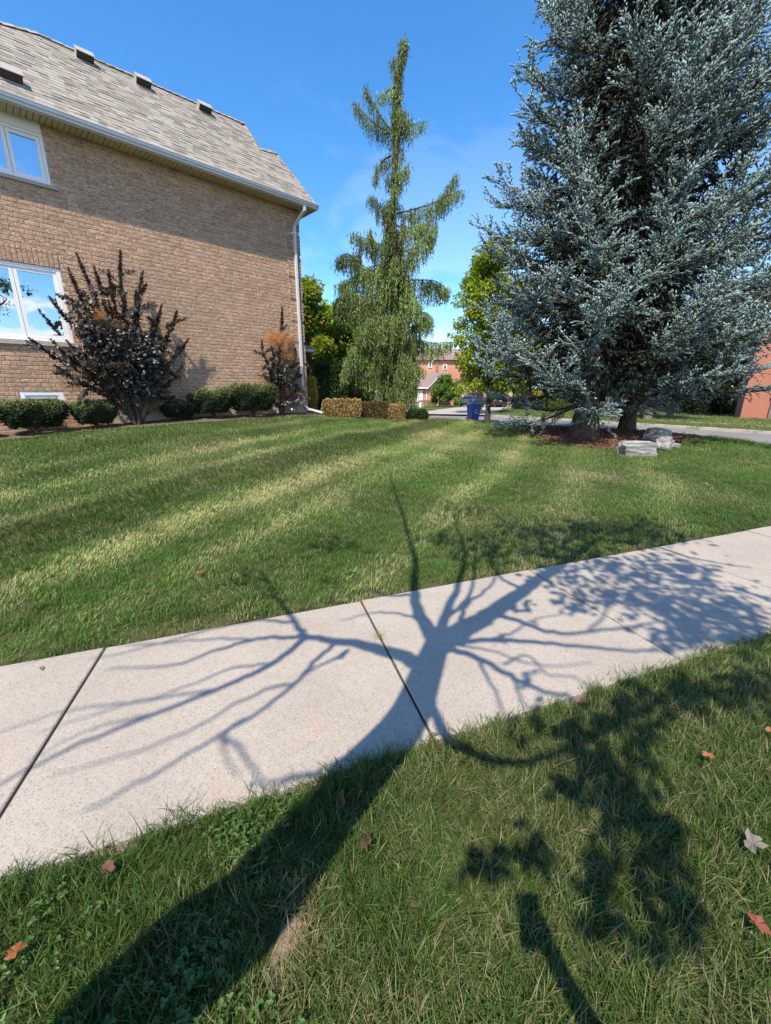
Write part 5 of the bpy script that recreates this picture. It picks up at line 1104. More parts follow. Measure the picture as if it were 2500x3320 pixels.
# ------------------------------------------------------------------ grass
def clump(name, n, rad, h, seed, wd=.0032, bend=.5, dryfrac=.0):
    g = np.random.default_rng(seed); P0 = np.c_[g.normal(0, rad * .55, (n, 2)), np.full(n, -.012)]; a = g.uniform(0, 6.28, n); ln_ = h * g.uniform(.55, 1.15, n); b = bend * g.uniform(.2, 1.3, n)
    d = np.stack([np.cos(a), np.sin(a), np.zeros(n)], 1); s = np.stack([-np.sin(a), np.cos(a), np.zeros(n)], 1); up = np.array([0, 0, 1.]); tw = g.normal(0, .5, n); s = nrm(s + d * tw[:, None])
    V, C = np.empty((n, 7, 3)), np.empty((n, 7, 3)); rb = g.uniform(0, 1, n); dr = g.uniform(0, 1, n)
    for k, (t, w) in enumerate(((0, .8), (.4, 1), (.75, .75))):
        c = P0 + (up * (t * (1 - .28 * b[:, None] * t)) + d * (b[:, None] * t * t * .85)) * ln_[:, None]
        V[:, 2 * k] = c - s * wd * w / 2; V[:, 2 * k + 1] = c + s * wd * w / 2; C[:, 2 * k] = C[:, 2 * k + 1] = np.stack([np.full(n, t), rb, dr], 1)
    V[:, 6] = P0 + (up * (1 - .28 * b[:, None]) + d * b[:, None] * .85) * ln_[:, None]; C[:, 6] = np.stack([np.ones(n), rb, dr], 1)
    i = np.arange(n)[:, None] * 7; F4 = np.vstack([i + [0, 1, 3, 2], i + [2, 3, 5, 4]]); F3 = i + [4, 5, 6]
    me = mesh(name, [(V.reshape(-1, 3), F4, C.reshape(-1, 3)), (V.reshape(-1, 3), F3, C.reshape(-1, 3))]); me.materials.append(M['grass']); return bpy.data.objects.new(name, me)
def source(name, obs):
    c = bpy.data.collections.new(name)
    for o in obs: c.objects.link(o)
    return c
def scatter(name, P, rot, scl, tnt, brt, coll, nsrc, label, seed=0):
    me = bpy.data.meshes.new(name); n = len(P); me.vertices.add(n); me.vertices.foreach_set('co', P.astype(np.float32).ravel())
    def at(nm, ty, key, v): a = me.attributes.new(nm, ty, 'POINT'); a.data.foreach_set(key, np.ascontiguousarray(v).ravel())
    at('rot', 'FLOAT_VECTOR', 'vector', rot.astype(np.float32)); at('scl', 'FLOAT', 'value', scl.astype(np.float32)); at('tint', 'FLOAT', 'value', tnt.astype(np.float32)); at('bright', 'FLOAT', 'value', brt.astype(np.float32))
    at('idx', 'INT', 'value', np.random.default_rng(seed).integers(0, nsrc, n).astype(np.int32)); me.update()
    o = bpy.data.objects.new(name, me); put(o, None); ng = bpy.data.node_groups.new(name, 'GeometryNodeTree')
    ng.interface.new_socket('Geometry', in_out='INPUT', socket_type='NodeSocketGeometry'); ng.interface.new_socket('Geometry', in_out='OUTPUT', socket_type='NodeSocketGeometry')
    N_ = ng.nodes.new; gi, go, iop, ci = N_('NodeGroupInput'), N_('NodeGroupOutput'), N_('GeometryNodeInstanceOnPoints'), N_('GeometryNodeCollectionInfo')
    ci.inputs['Collection'].default_value = coll; ci.inputs['Separate Children'].default_value = True; ci.inputs['Reset Children'].default_value = True
    def na(nm, ty): a = N_('GeometryNodeInputNamedAttribute'); a.data_type = ty; a.inputs['Name'].default_value = nm; return a.outputs['Attribute']
    e2r = N_('FunctionNodeEulerToRotation'); L = ng.links.new; L(na('rot', 'FLOAT_VECTOR'), e2r.inputs[0])
    L(gi.outputs[0], iop.inputs['Points']); L(ci.outputs[0], iop.inputs['Instance']); iop.inputs['Pick Instance'].default_value = True
    L(na('idx', 'INT'), iop.inputs['Instance Index']); L(e2r.outputs[0], iop.inputs['Rotation']); L(na('scl', 'FLOAT'), iop.inputs['Scale']); L(iop.outputs[0], go.inputs[0])
    o.modifiers.new('scatter', 'NODES').node_group = ng; me.materials.append(M['grass'])
    return tag(o, label, 'grass', kind='stuff')
def vnoise(x, y, sc, seed):
    """smooth value noise in plan"""
    g = np.random.default_rng(seed); T = g.uniform(0, 1, (64, 64)); X, Y = x * sc + 1000, y * sc + 1000; i, j = np.floor(X).astype(int), np.floor(Y).astype(int); f, h = X - i, Y - j; f, h = f * f * (3 - 2 * f), h * h * (3 - 2 * h)
    a = lambda p, q: T[(i + p) % 64, (j + q) % 64]; return (a(0, 0) * (1 - f) + a(1, 0) * f) * (1 - h) + (a(0, 1) * (1 - f) + a(1, 1) * f) * h
def infrust(x, y, m=160):
    p = proj(np.stack([x, y, height(x, y)], 1)); return (p[:, 2] > .02) & (p[:, 0] > -m) & (p[:, 0] < 2500 + m) & (p[:, 1] < 3320 + m * 2.5) & (p[:, 1] > 1200)
gg = np.random.default_rng(404)
# ---- boulevard strip (camera side of the walk): long, tousled
GA = source('boulevard_grass_source', [clump('grass_tuft', 32, .05, h, 900 + k, .0029, b) for k, (h, b) in enumerate(((.085, .7), (.10, .9), (.075, 1.0), (.11, .6), (.09, 1.15), (.06, .9)))])
n = 30000; x = gg.uniform(-3.2, 4.6, n); y = gg.uniform(-.3, 4.2, n); nd = (x - NA[0]) * -ND[1] + (y - NA[1]) * ND[0]
BARE = G(935, 3040)[:2]; bd = np.hypot((x - BARE[0]) / .055, (y - BARE[1]) / .10)
k = (nd < -.012) & infrust(x, y, 1600) & (gg.uniform(0, 1, n) < np.clip((bd - .3) * 1.0, .16, 1)); x, y, nd, bd = x[k], y[k], nd[k], bd[k]; n = len(x)
P = np.stack([x, y, height(x, y)], 1); edge = np.clip(1 + nd / .12, 0, 1)
tn = vnoise(x, y, 3.2, 5) * .34 + vnoise(x, y, 9, 6) * .2 - .04 + .16 * np.clip(vnoise(x, y, 1.1, 15) * 4 - 1.8, 0, 1); tn = np.where(bd < 1.6, .85, tn); tn -= edge * .25; tn -= .18 * np.clip((-x - .1) * 1.2, 0, 1)
rot = np.stack([gg.normal(0, .3, n), gg.normal(0, .3, n), gg.uniform(0, 6.28, n)], 1); out = edge > .35; rot[out, :2] *= .5
scatter('boulevard_grass', P, rot, gg.uniform(.65, 1.1, n) * (1 + .12 * edge), tn, gg.uniform(.66, 1.0, n) * (1 - .15 * vnoise(x, y, 2.0, 8)), GA, 6, 'long tousled green grass on the strip beside the sidewalk', 1)
# ---- clover patch among it (lower left)
def trifoil(name, seed):
    g = np.random.default_rng(seed); pts, C, Dr, Nn_, L = [], [], [], [], []
    for k in range(9):
        b = np.array([g.normal(0, .04), g.normal(0, .04), g.uniform(.03, .065)])
        for j in range(3): a = j * 2.094 + g.uniform(-.3, .3); pts.append(b); Dr.append((math.cos(a), math.sin(a), g.uniform(-.1, .3))); Nn_.append((g.normal(0, .2), g.normal(0, .2), 1)); L.append(g.uniform(.009, .014)); C.append(np.array((.06, .125, .022)) * g.uniform(.7, 1.4))
    me = mesh(name, [leaves(np.array(pts), nrm(np.array(Dr)), nrm(np.array(Nn_)), np.array(L), np.array(L) * .8, np.array(C))]); me.materials.append(M['clover']); return bpy.data.objects.new(name, me)
CLV = source('clover_source', [trifoil('clover_tuft', 70 + k) for k in range(4)])
n = 2400; x = gg.uniform(-1.7, .9, n); y = gg.uniform(.2, 1.6, n); nd = (x - NA[0]) * -ND[1] + (y - NA[1]) * ND[0]; pr = vnoise(x, y, 2.4, 31) + np.clip(-x * .7 - .1, -.3, .4); k = (nd < -.1) & (pr > .80) & (gg.uniform(0, 1, n) < .14) & infrust(x, y, 300); x, y = x[k], y[k]; n = len(x)
P = np.stack([x, y, height(x, y) + .012], 1); scatter('clover', P, np.stack([gg.normal(0, .1, n), gg.normal(0, .1, n), gg.uniform(0, 6.28, n)], 1), gg.uniform(.8, 1.3, n), np.zeros(n), np.ones(n), CLV, 4, 'small clover leaves growing through the strip of grass', 3)
# ---- front lawn, mown in stripes
LA = source('lawn_grass_source', [clump('lawn_tuft', 34, .085, h, 950 + k, .0042, b) for k, (h, b) in enumerate(((.065, .7), (.075, .9), (.06, 1.0), (.08, .6), (.07, 1.1), (.055, .8)))])
LB = source('far_lawn_source', [clump('lawn_tuft_far', 46, .14, h, 970 + k, .0052, b) for k, (h, b) in enumerate(((.06, .7), (.07, .9), (.06, 1.0), (.075, .6)))])
SA_ = R(28); sdir = np.array([math.sin(SA_), math.cos(SA_)]); sprp = np.array([sdir[1], -sdir[0]])
# pale mower lines (offset across the stripes, half-width, strength) and the darker passes between; their brightness paints light off leaning blades
LINES = [(-8.0, .16, .6), (-6.85, .16, .9), (-5.92, .15, 1.0), (-4.15, .36, 1.0), (-3.32, .26, .85), (-1.82, .24, .75), (-.5, .3, .35), (.8, .3, .3)]
BANDS = [(-9.5, -.3), (-7.4, -.5), (-6.5, .1), (-6.15, .0), (-5.7, -1.0), (-4.9, -.8), (-4.2, .35), (-3.75, -.1), (-3.3, .3), (-2.7, -.25), (-1.85, .2), (-1.2, -.2), (2, -.05), (12, 0)]
def lawnpts(n, s0, s1, seed):
    g = np.random.default_rng(seed); t = g.uniform(-9, 22, n); s = g.uniform(s0, s1, n); x = EA[0] + SD[0] * t + SN[0] * s; y = EA[1] + SD[1] * t + SN[1] * s
    Q = np.stack([x, y], 1) - C0[:2]; un, nn_ = Q @ U[:2], Q @ N[:2]; bed = 0.95 + 0.12 * np.sin(un * 1.3) + 0.05 * np.sin(un * 5)
    ok = infrust(x, y, 1200) & ~((nn_ < bed) & (un < .9)) ; q = (x - MC2[0]) / 2.5, (y - MC2[1]) / 1.7; ang = np.arctan2(q[1], q[0]); ok &= np.hypot(*q) > 1 + .12 * np.sin(3 * ang + 1)
    rk = np.min(np.hypot(x[:, None] - RK[None, :, 0], y[:, None] - RK[None, :, 1]), axis=1); ok &= rk > 8.5
    x, y, s = x[ok], y[ok], s[ok]; n = len(x); al = x * sdir[0] + y * sdir[1]; c = x * sprp[0] + y * sprp[1] + .22 * (vnoise(x, y, .45, 3) - .5) + .10 * (vnoise(x, y, 1.7, 4) - .5)
    line = np.zeros(n)
    for c0, hw, st in LINES: line = np.maximum(line, st * np.exp(-((c - c0) / hw) ** 2) * np.clip(.35 + 1.1 * vnoise(al + c0 * 7, c, .6, 9), 0, 1.2))
    half = np.interp(c, [q[0] for q in BANDS], [q[1] for q in BANDS]); patch = np.clip(vnoise(x, y, .8, 12) * 1.6 - .62, 0, 1)
    tn = .10 + .50 * line + .42 * patch + .28 * (vnoise(x, y, 3.5, 13) - .45); deep = np.clip(1 - s / 2.2, 0, 1); tn -= .22 * deep
    bt = (1.05 + .65 * line + .34 * half) * (.80 + .40 * vnoise(x, y, 1.6, 14)) * (1 - .12 * deep); edge = np.clip(1 - s / .16, 0, 1); tn += .9 * edge * vnoise(x, y, 2.2, 19); bt = bt * (1 - .25 * edge)
    lean = .55 * np.clip(half + line * 1.2, -.8, .8); rx, ry = -sdir[1] * lean, sdir[0] * lean        # mower lays the blades along the stripe
    # lean direction must survive the random spin: tilt about world axes, so spin first
    rot = np.stack([rx + g.normal(0, .18, n), ry + g.normal(0, .18, n), np.zeros(n)], 1)
    return np.stack([x, y, height(x, y)], 1), rot, tn, bt, g, edge
P, rot, tn, bt, g, ed = lawnpts(30000, .02, 3.2, 1); scatter('lawn_grass', P, rot, g.uniform(.75, 1.15, len(P)) * (1 - .35 * ed), tn, bt, LA, 6, 'mown lawn rising from the sidewalk with pale mower stripes', 5)
P, rot, tn, bt, g, ed = lawnpts(60000, 3.1, 16, 2); scatter('upper_lawn_grass', P, rot, g.uniform(.8, 1.2, len(P)), tn, bt, LB, 4, 'upper mown lawn below the house and spruces with mower stripes', 6)
# ---- weeds in the sidewalk joints
JP, JS = [], []
for (a, b), f0, f1, m in ((joints[1], .05, .62, 60), (joints[2], .02, .75, 55), (joints[0], .0, .06, 6), (joints[1], .9, 1.0, 10)):
    f = gg.uniform(f0, f1, m); p = a + (b - a) * f[:, None] + gg.normal(0, .004, (m, 2)); JP.append(np.c_[p, np.full(m, -.02)]); JS.append(gg.uniform(.18, .42, m) * (1 + 1.0 * np.exp(-((f - .38) / .04) ** 2)))
P = np.concatenate(JP); n = len(P); scatter('joint_weeds', P, np.stack([gg.normal(0, .5, n), gg.normal(0, .5, n), gg.uniform(0, 6.28, n)], 1), np.concatenate(JS), gg.uniform(.3, .7, n), np.ones(n), GA, 6, 'weeds and moss growing in the sidewalk joints', 9)
# ---- turf across the road
n = 26000; i = gg.integers(0, 44, n); o = gg.choice((1, 0), n, p=(.3, .7)); off = np.where(o, gg.uniform(.4, 2.9, n), gg.uniform(4.4, 11.5, n)); x = RK[i, 0] + RP[i, 0] * off + RT[i, 0] * gg.uniform(-.8, .8, n); y = RK[i, 1] + RP[i, 1] * off + RT[i, 1] * gg.uniform(-.8, .8, n)
def inq(x, y, q):
    r = np.ones(len(x), bool)
    for k in range(4): a, b = q[k], q[(k + 1) % 4]; r &= ((b[0] - a[0]) * (y - a[1]) - (b[1] - a[1]) * (x - a[0])) > -.1
    return r
k = infrust(x, y) & ~inq(x, y, dq[:4]); x, y = x[k], y[k]; n = len(x); P = np.stack([x, y, farz(x, y) + .11], 1)
scatter('far_lawn_grass', P, np.stack([gg.normal(0, .2, n), gg.normal(0, .2, n), gg.uniform(0, 6.28, n)], 1), gg.uniform(1.2, 2.2, n), .15 + .45 * vnoise(x, y, .4, 77), np.ones(n), LB, 4, 'grass of the verge and lawns across the road', 11)
# ------------------------------------------------------------------ street tree standing beside the photographer (its shadow falls on the walk)
k0 = 1.5
def sh(x, y, z):
    """tree point at height z whose shadow falls on photo pixel (in 1666-wide coordinates)"""
    S = TP(x * k0, y * k0); z = z * 1.2; return S + TOSUN * ((z - S[2]) / TOSUN[2])
tb = np.array([-1.06, -.03, -.02])
stt = thing('street_tree', tb, 'street tree on the boulevard that throws its branch shadow on the sidewalk', 'tree')
wood = []
trunk = spline([tb, sh(290, 2190, .8), sh(560, 1950, 1.25), sh(760, 1700, 1.7), sh(880, 1560, 2.1), sh(925, 1450, 2.5), sh(945, 1395, 2.8)], 26)
obj('trunk', tube(trunk, np.linspace(.165, .085, 26) + .05 * np.exp(-np.arange(26) * .6), 12), M['bark_grey'], stt, smooth=True)
LB_ = [([(925, 1450, 2.5), (880, 1425, 2.6), (800, 1402, 2.75), (735, 1390, 2.9), (665, 1380, 3.05)], .05, .026), ([(665, 1380, 3.05), (640, 1350, 3.2), (600, 1290, 3.5), (570, 1240, 3.8)], .026, .01), ([(665, 1380, 3.05), (590, 1440, 3.1), (480, 1490, 3.2), (330, 1550, 3.3), (150, 1625, 3.5), (0, 1705, 3.7)], .024, .008),
       ([(665, 1380, 3.05), (560, 1385, 3.2), (470, 1410, 3.3), (380, 1440, 3.4), (240, 1447, 3.6)], .02, .006), ([(640, 1350, 3.15), (560, 1345, 3.3), (450, 1365, 3.5), (330, 1400, 3.7), (200, 1430, 3.8)], .014, .005), ([(735, 1390, 2.9), (690, 1425, 2.9), (640, 1480, 3.0), (540, 1555, 3.1), (430, 1620, 3.2), (300, 1700, 3.3), (180, 1760, 3.4)], .017, .006),
       ([(590, 1440, 3.1), (500, 1450, 3.2), (400, 1490, 3.4), (260, 1530, 3.6), (90, 1590, 3.8)], .010, .004), ([(735, 1425, 2.9), (750, 1412, 3.0), (700, 1440, 3.1), (660, 1460, 3.1)], .018, .006), ([(480, 1490, 3.2), (300, 1520, 3.3), (150, 1540, 3.5), (0, 1590, 3.6)], .009, .004), ([(330, 1550, 3.3), (200, 1580, 3.4), (60, 1650, 3.6)], .008, .003),
       ([(945, 1395, 2.8), (915, 1345, 3.0), (897, 1290, 3.2), (897, 1210, 3.6), (880, 1150, 4.0)], .05, .02), ([(897, 1290, 3.2), (840, 1290, 3.3), (790, 1280, 3.4), (700, 1310, 3.6), (620, 1330, 3.8)], .018, .006), ([(945, 1395, 2.8), (965, 1330, 3.0), (990, 1270, 3.3), (1005, 1200, 3.7), (980, 1120, 4.2)], .036, .014), ([(965, 1340, 3.0), (1010, 1300, 3.3), (1025, 1240, 3.6), (1030, 1150, 4.1)], .022, .010),
       ([(945, 1395, 2.8), (990, 1370, 2.9), (1060, 1330, 3.1), (1130, 1280, 3.4), (1200, 1230, 3.8), (1290, 1170, 4.4)], .085, .035), ([(1060, 1330, 3.1), (1120, 1345, 3.2), (1190, 1370, 3.4), (1270, 1370, 3.6), (1400, 1350, 3.9), (1540, 1330, 4.2)], .026, .008), ([(960, 1400, 2.75), (1050, 1388, 2.9), (1150, 1392, 3.0), (1250, 1402, 3.2), (1400, 1412, 3.5), (1540, 1400, 3.8)], .026, .008),
       ([(960, 1405, 2.7), (1030, 1425, 2.8), (1090, 1458, 2.9), (1150, 1490, 3.0), (1220, 1510, 3.1), (1320, 1540, 3.3)], .026, .010), ([(1030, 1425, 2.8), (1060, 1480, 2.9), (1085, 1530, 3.0), (1110, 1600, 3.1)], .012, .004), ([(925, 1500, 2.4), (960, 1590, 2.45), (1010, 1625, 2.5), (1080, 1650, 2.6), (1160, 1648, 2.7), (1240, 1612, 2.9), (1330, 1570, 3.1), (1430, 1510, 3.4)], .028, .014),
       ([(1090, 1440, 2.9), (1140, 1420, 3.1), (1180, 1460, 3.2), (1240, 1470, 3.3), (1290, 1510, 3.4)], .010, .004), ([(1270, 1370, 3.6), (1310, 1320, 3.8), (1290, 1270, 4.0), (1270, 1220, 4.2)], .012, .005), ([(1400, 1412, 3.5), (1430, 1390, 3.7), (1460, 1350, 3.9), (1480, 1300, 4.2)], .010, .004), ([(1290, 1170, 4.4), (1400, 1180, 4.6), (1500, 1210, 4.8), (1620, 1230, 5.0)], .03, .010),
       ([(1130, 1280, 3.4), (1080, 1250, 3.7), (1060, 1200, 4.2), (1080, 1120, 4.8)], .02, .008), ([(1240, 1612, 2.9), (1290, 1660, 2.9), (1340, 1720, 2.9), (1400, 1790, 3.0)], .02, .006), ([(480, 1600, 3.2), (520, 1620, 3.2), (550, 1660, 3.3), (575, 1700, 3.4)], .012, .006), ([(880, 1150, 4.0), (860, 1080, 4.8), (840, 1020, 5.5)], .02, .008)]
LB_ += [([(600, 1290, 3.5), (540, 1300, 3.7), (440, 1330, 3.9), (330, 1370, 4.1)], .010, .004), ([(560, 1385, 3.2), (450, 1385, 3.4), (340, 1395, 3.6), (180, 1400, 3.9), (60, 1440, 4.1)], .010, .004), ([(640, 1480, 3.0), (560, 1500, 3.1), (450, 1560, 3.3), (320, 1620, 3.5), (120, 1680, 3.7)], .011, .004),
        ([(540, 1555, 3.1), (500, 1580, 3.2), (490, 1620, 3.3), (520, 1680, 3.4)], .012, .005), ([(700, 1680, 3.0), (640, 1680, 3.1), (600, 1690, 3.2), (540, 1700, 3.3)], .012, .005), ([(880, 1560, 2.1), (800, 1610, 2.3), (720, 1660, 2.6), (600, 1700, 2.9)], .014, .005), ([(915, 1345, 3.0), (860, 1330, 3.2), (800, 1330, 3.4), (740, 1345, 3.5)], .014, .005),
        ([(990, 1370, 2.9), (1000, 1400, 3.0), (1060, 1410, 3.2), (1160, 1440, 3.4), (1280, 1440, 3.6)], .012, .005), ([(1060, 1388, 2.9), (1110, 1370, 3.1), (1160, 1340, 3.3), (1240, 1330, 3.5)], .012, .005), ([(1110, 1470, 2.95), (1130, 1520, 3.0), (1170, 1560, 3.1)], .010, .004), ([(990, 1370, 2.9), (1010, 1310, 3.2), (1060, 1270, 3.5), (1090, 1200, 4.0)], .022, .008)]
for pts, r0, r1 in LB_:
    r0 *= 1.3 if r0 > .03 else 1.1
    q = spline([sh(*p) for p in pts], 5 * len(pts)); q += np.random.default_rng(len(wood)).normal(0, .006, q.shape); wood += tube(q, np.linspace(r0, r1, len(q)), 7)
obj('limbs', wood, M['bark_grey'], stt, smooth=True)
# leaf clusters: (cx, cy, rx, ry, height, count) by where their shade falls
g = np.random.default_rng(77); lp = []
CLU = [(1200, 1235, 60, 35, 3.9, 46), (1290, 1225, 70, 40, 4.2, 70), (1380, 1235, 80, 42, 4.4, 90), (1490, 1245, 70, 40, 4.6, 80), (1250, 1300, 50, 28, 3.9, 34), (1330, 1290, 60, 30, 4.0, 52), (1420, 1310, 60, 40, 4.0, 64), (1510, 1320, 70, 45, 4.1, 84), (1600, 1310, 60, 45, 4.3, 60), (1480, 1375, 90, 26, 3.7, 60), (1590, 1370, 60, 30, 3.9, 46), (1130, 1320, 26, 18, 3.3, 10),
       (1160, 1150, 90, 26, 4.9, 90), (1270, 1150, 90, 28, 5.0, 100), (1380, 1150, 80, 30, 5.0, 90), (1060, 1190, 70, 36, 4.6, 60), (960, 1160, 60, 30, 4.6, 26), (1450, 1160, 50, 24, 5.1, 36), (1200, 1195, 80, 18, 4.6, 50), (1000, 1110, 60, 16, 5.2, 24),
       (1320, 1560, 80, 45, 3.2, 50), (1420, 1510, 70, 50, 3.4, 60), (1520, 1500, 80, 45, 3.6, 70), (1620, 1480, 60, 50, 3.7, 60), (1270, 1660, 55, 40, 2.95, 36), (1330, 1740, 55, 55, 2.95, 60), (1400, 1800, 60, 60, 3.0, 60), (1440, 1880, 50, 45, 3.0, 36), (1250, 1590, 50, 25, 2.9, 26), (1390, 1640, 50, 50, 3.2, 26), (1150, 1580, 60, 40, 3.0, 12),
       (1048, 1850, 20, 24, 2.85, 14), (1150, 1840, 30, 38, 2.85, 24), (1290, 1920, 30, 60, 2.9, 30), (1240, 1700, 36, 18, 2.9, 14), (1400, 2010, 24, 24, 3.0, 8), (1460, 1990, 34, 40, 3.0, 14), (560, 1260, 50, 26, 4.2, 16), (720, 1180, 60, 16, 4.8, 18), (700, 1260, 40, 12, 4.2, 10), (1085, 1385, 20, 12, 3.2, 4), (1150, 1470, 22, 16, 3.2, 5)]
for cx, cy, rx, ry, z, m in CLU:
    for k in range(int(m * (2.8 if cy < 1215 else (2.3 if cy < 1400 and cx > 1180 else 1.05)))): lp.append(sh(cx + g.normal(0, rx * .55), min(2200, cy + g.normal(0, ry * .55)), z + g.normal(0, .12)))
lp = np.array(lp); m = len(lp); Ls = g.uniform(.06, .12, m)
obj('leaves', [leaves(lp, nrm(rdir(m, g) - [0, 0, .3]), nrm(np.array([0, 0, 1.]) + g.normal(0, .5, (m, 3))), Ls, Ls * .62, tint((.07, .13, .03), m, .2, .06, g))], M['leaf'], stt)

# ------------------------------------------------------------------ the photographer, holding up the phone
pb = np.array([.16, -.66, -.01])
ps = thing('person', pb, 'person in dark shirt and jeans holding up a phone on the boulevard grass', 'person')
def skin(name, chains, mat, root_pt, sub=2):
    """chains: list of [(point, radius)...]; shared points are welded into one body"""
    vs, es, rs, ix = [], [], [], {}
    def add(p, r):
        key = tuple(np.round(p, 4))
        if key not in ix: ix[key] = len(vs); vs.append(tuple(p)); rs.append(r)
        return ix[key]
    for ch_ in chains:
        k = [add(np.array(p, float), r) for p, r in ch_]; es += [(a, b) for a, b in zip(k, k[1:]) if a != b]
    me = bpy.data.meshes.new(name); me.from_pydata(vs, list(set(es)), []); me.update(); o = bpy.data.objects.new(name, me); put(o, ps, (0, 0, 0))
    o.modifiers.new('skin', 'SKIN'); sv = me.skin_vertices[0].data if me.skin_vertices else None
    if sv is None:
        bpy.context.view_layer.objects.active = o; bpy.ops.mesh.customdata_skin_add(); sv = me.skin_vertices[0].data
    rp = min(range(len(vs)), key=lambda i: np.linalg.norm(np.array(vs[i]) - root_pt))
    for i, r in enumerate(rs): sv[i].radius = (r, r) if not isinstance(r, tuple) else r; sv[i].use_root = i == rp
    s = o.modifiers.new('subdivision', 'SUBSURF'); s.levels = sub; s.render_levels = sub; me.materials.append(mat)
    o.modifiers['skin'].use_smooth_shade = True; return o
pel, chest, neck = np.array([.16, -.66, .94]), np.array([.16, -.63, 1.28]), np.array([.16, -.60, 1.46]); head = np.array([.15, -.56, 1.60])
shR, elR, wrR = np.array([.34, -.60, 1.38]), np.array([.44, -.37, 1.19]), np.array([.245, -.19, 1.46]); shL, elL, wrL = np.array([-.02, -.62, 1.38]), np.array([-.09, -.66, 1.10]), np.array([-.06, -.56, .86])
hand = np.array([.208, -.167, 1.545])
ph_c = np.array([.165, -.14, 1.605])
fd_ = np.array([0, math.cos(-PITCH), math.sin(-PITCH)]); pu = np.array([0, math.sin(PITCH), math.cos(PITCH)]); pr = np.array([1., 0, 0])
body = [[(pel, .13), (chest, .135), (neck, .058), (neck + [0, .015, .06], .056)], [(chest, .135), (shR, .062), (elR, .044), (wrR, .028)], [(wrR, .028), (hand, (.036, .02))], [(chest, .135), (shL, .062), (elL, .044), (wrL, .028), (wrL + [.0, .02, -.08], (.034, .018))],
        [(pel, .13), (pel + [.095, 0, -.08], .085), (np.array([.27, -.64, .50]), .058), (np.array([.28, -.68, .09]), .042), (np.array([.29, -.58, .04]), .036)], [(pel, .13), (pel + [-.095, 0, -.08], .085), (np.array([.05, -.63, .50]), .058), (np.array([.04, -.68, .09]), .042), (np.array([.035, -.58, .04]), .036)]]
fing = []
for k in range(4):      # fingers wrapped round the phone's far edge, thumb on the near one
    s = ph_c - pu * (.005 + .019 * k); a = hand + pr * .004 - pu * (.014 * k - .02); fing.append([(hand, (.036, .02)), (a - fd_ * .012 + pr * .012, .0095), (s + pr * .046 + fd_ * .008, .0088), (s + pr * .030 + fd_ * .016, .0082), (s + pr * (.010 + .004 * k) + fd_ * .015, .0075)])
fing.append([(hand, (.036, .02)), (ph_c - pu * .045 + pr * .02 - fd_ * .016, .011), (ph_c - pu * .02 - pr * .006 - fd_ * .018, .009)])
fl = [[(wrL + [.0, .02, -.08], (.034, .018)), (wrL + [-.012 + .011 * k, .045 + .004 * k, -.13], .0088), (wrL + [-.01 + .01 * k, .055, -.165 - .006 * (k in (1, 2))], .0075)] for k in range(4)] + [[(wrL + [.0, .02, -.08], (.034, .018)), (wrL + [.02, .06, -.075], .0095), (wrL + [.018, .08, -.11], .008)]]
skin('body', body + fing + fl, M['skin'], pel)
skin('shirt', [[(pel + [0, 0, -.04], .15), (pel + [0, 0, .14], .148), (chest, .152), (neck + [0, 0, -.03], .075)], [(chest, .152), (shR, .078), ((shR + elR) / 2 + [0, .02, 0], .07)], [(chest, .152), (shL, .078), ((shL + elL) / 2, .07)]], M['shirt'], pel)
skin('trousers', [[(pel + [0, 0, .05], .142), (pel, .145), (pel + [.095, 0, -.08], .10), (np.array([.27, -.64, .50]), .075), (np.array([.28, -.68, .10]), .062)], [(pel, .145), (pel + [-.095, 0, -.08], .10), (np.array([.05, -.63, .50]), .075), (np.array([.04, -.68, .10]), .062)]], M['denim'], pel)
for sx in (.285, .038): skin('shoe', [[(np.array([sx, -.71, .045]), .045), (np.array([sx, -.62, .045]), (.045, .042)), (np.array([sx, -.5, .03]), (.045, .03))]], M['shoe'], np.array([sx, -.62, .045]), 2)
# head with face and hair
bm = bmesh.new(); bmesh.ops.create_uvsphere(bm, u_segments=24, v_segments=18, radius=1)
for v in bm.verts:
    p = v.co; x, y, z = p.x * .078, p.y * .098, p.z * .118
    if z < -.03: x *= 1 - .28 * min(1, (-z - .03) / .08); y *= .93
    if p.y > .75 and abs(p.x) < .25: y += .022 * math.exp(-((p.z + .12) / .17) ** 2) * math.exp(-(p.x / .14) ** 2)      # nose
    if p.y > .6: y -= .010 * math.exp(-((p.z - .1) / .12) ** 2) * math.exp(-((abs(p.x) - .38) / .15) ** 2)             # eye sockets
    if p.y > .7: y += .006 * math.exp(-((p.z + .45) / .07) ** 2) * math.exp(-(p.x / .3) ** 2)                           # lips
    v.co = (x, y, z)
me = bpy.data.meshes.new('head'); bm.to_mesh(me); bm.free(); [setattr(f, 'use_smooth', True) for f in me.polygons]
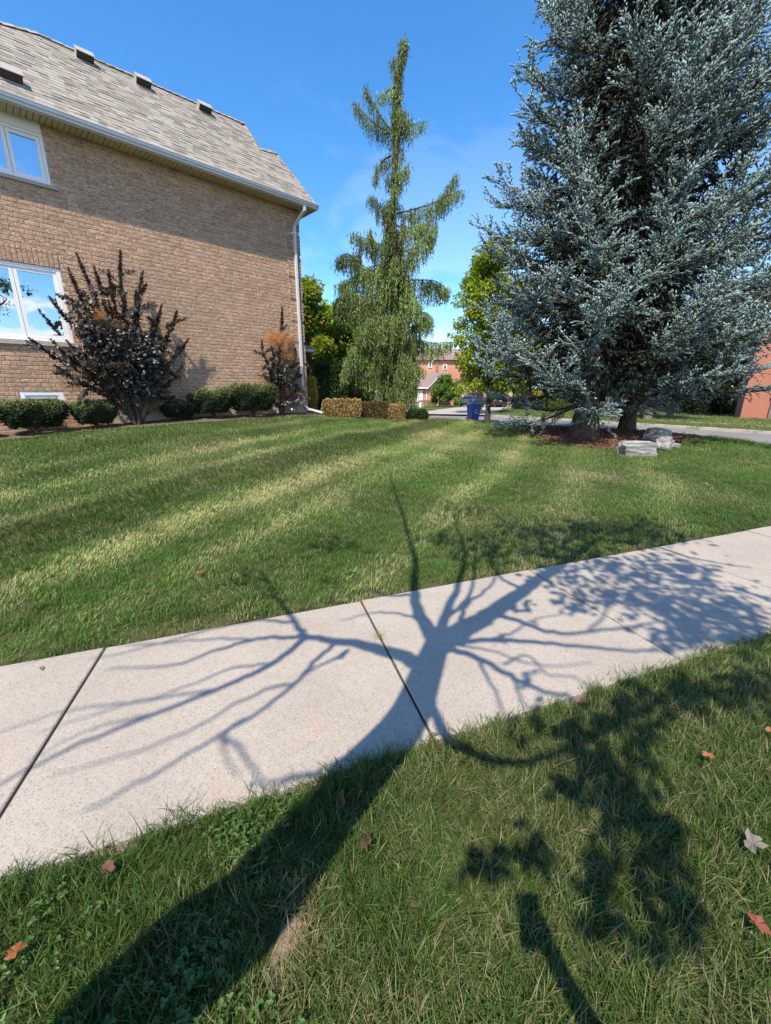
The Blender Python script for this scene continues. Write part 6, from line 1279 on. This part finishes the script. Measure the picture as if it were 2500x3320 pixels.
hd = obj('head', me, M['skin'], ps, wl=head)
for s in (-1, 1):
    obj('eye', tube([head + [s * .030, .082, .012], head + [s * .030, .090, .012], head + [s * .030, .093, .012]], [.011, .009, .002], 10), M['plate'], hd); obj('ear', tube([head + [s * .074, -.01, -.03], head + [s * .086, -.015, .0], head + [s * .078, -.01, .03]], [.006, .017, .008], 8), M['skin'], hd)
obj('mouth', tube([head + [-.024, .086, -.055], head + [0, .093, -.054], head + [.024, .086, -.055]], [.003, .006, .003], 6), M['tail_red'], hd)
bm = bmesh.new(); bmesh.ops.create_uvsphere(bm, u_segments=20, v_segments=14, radius=1)
for v in bm.verts:
    p = v.co.copy(); front = p.y > .35 and p.z < .45; k = .93 if (front or p.z < -.45) else 1.0; v.co = (p.x * .084 * k, p.y * .104 * k - .006, p.z * .124 * k + .006)
me = bpy.data.meshes.new('hair'); bm.to_mesh(me); bm.free(); obj('hair', me, M['hair'], hd, wl=head)
# the phone: slab with rounded corners, camera bar near its top
ang = np.concatenate([np.linspace(q * math.pi / 2, (q + 1) * math.pi / 2, 6) for q in range(4)]); cxs = np.repeat([1, -1, -1, 1], 6); cys = np.repeat([1, 1, -1, -1], 6)
ol = np.stack([cxs * .027 + .011 * np.cos(ang), cys * .069 + .011 * np.sin(ang)], 1); mF = len(ol)
V = np.vstack([ph_c + np.outer(ol[:, 0], pr) + np.outer(ol[:, 1], pu) + fd_ * e for e in (-.004, .004)]); i = np.arange(mF)
phn = thing('phone', ph_c, 'black phone held up in the photographer\'s right hand', 'phone')
obj('case', [(V, np.stack([i, (i + 1) % mF, mF + (i + 1) % mF, mF + i], 1)), (V, np.array([list(range(mF))[::-1], list(range(mF, 2 * mF))]))], M['phone_case'], phn)
obj('camera_bar', [hexa(ph_c + pu * .05 - pr * .036 + fd_ * .004, pr * .072, pu * .018, fd_ * .003)], M['black_metal'], phn)
obj('screen', [hexa(ph_c - pu * .075 - pr * .035 - fd_ * .0046, pr * .07, pu * .15, fd_ * .0006)], M['dark_glass'], phn)
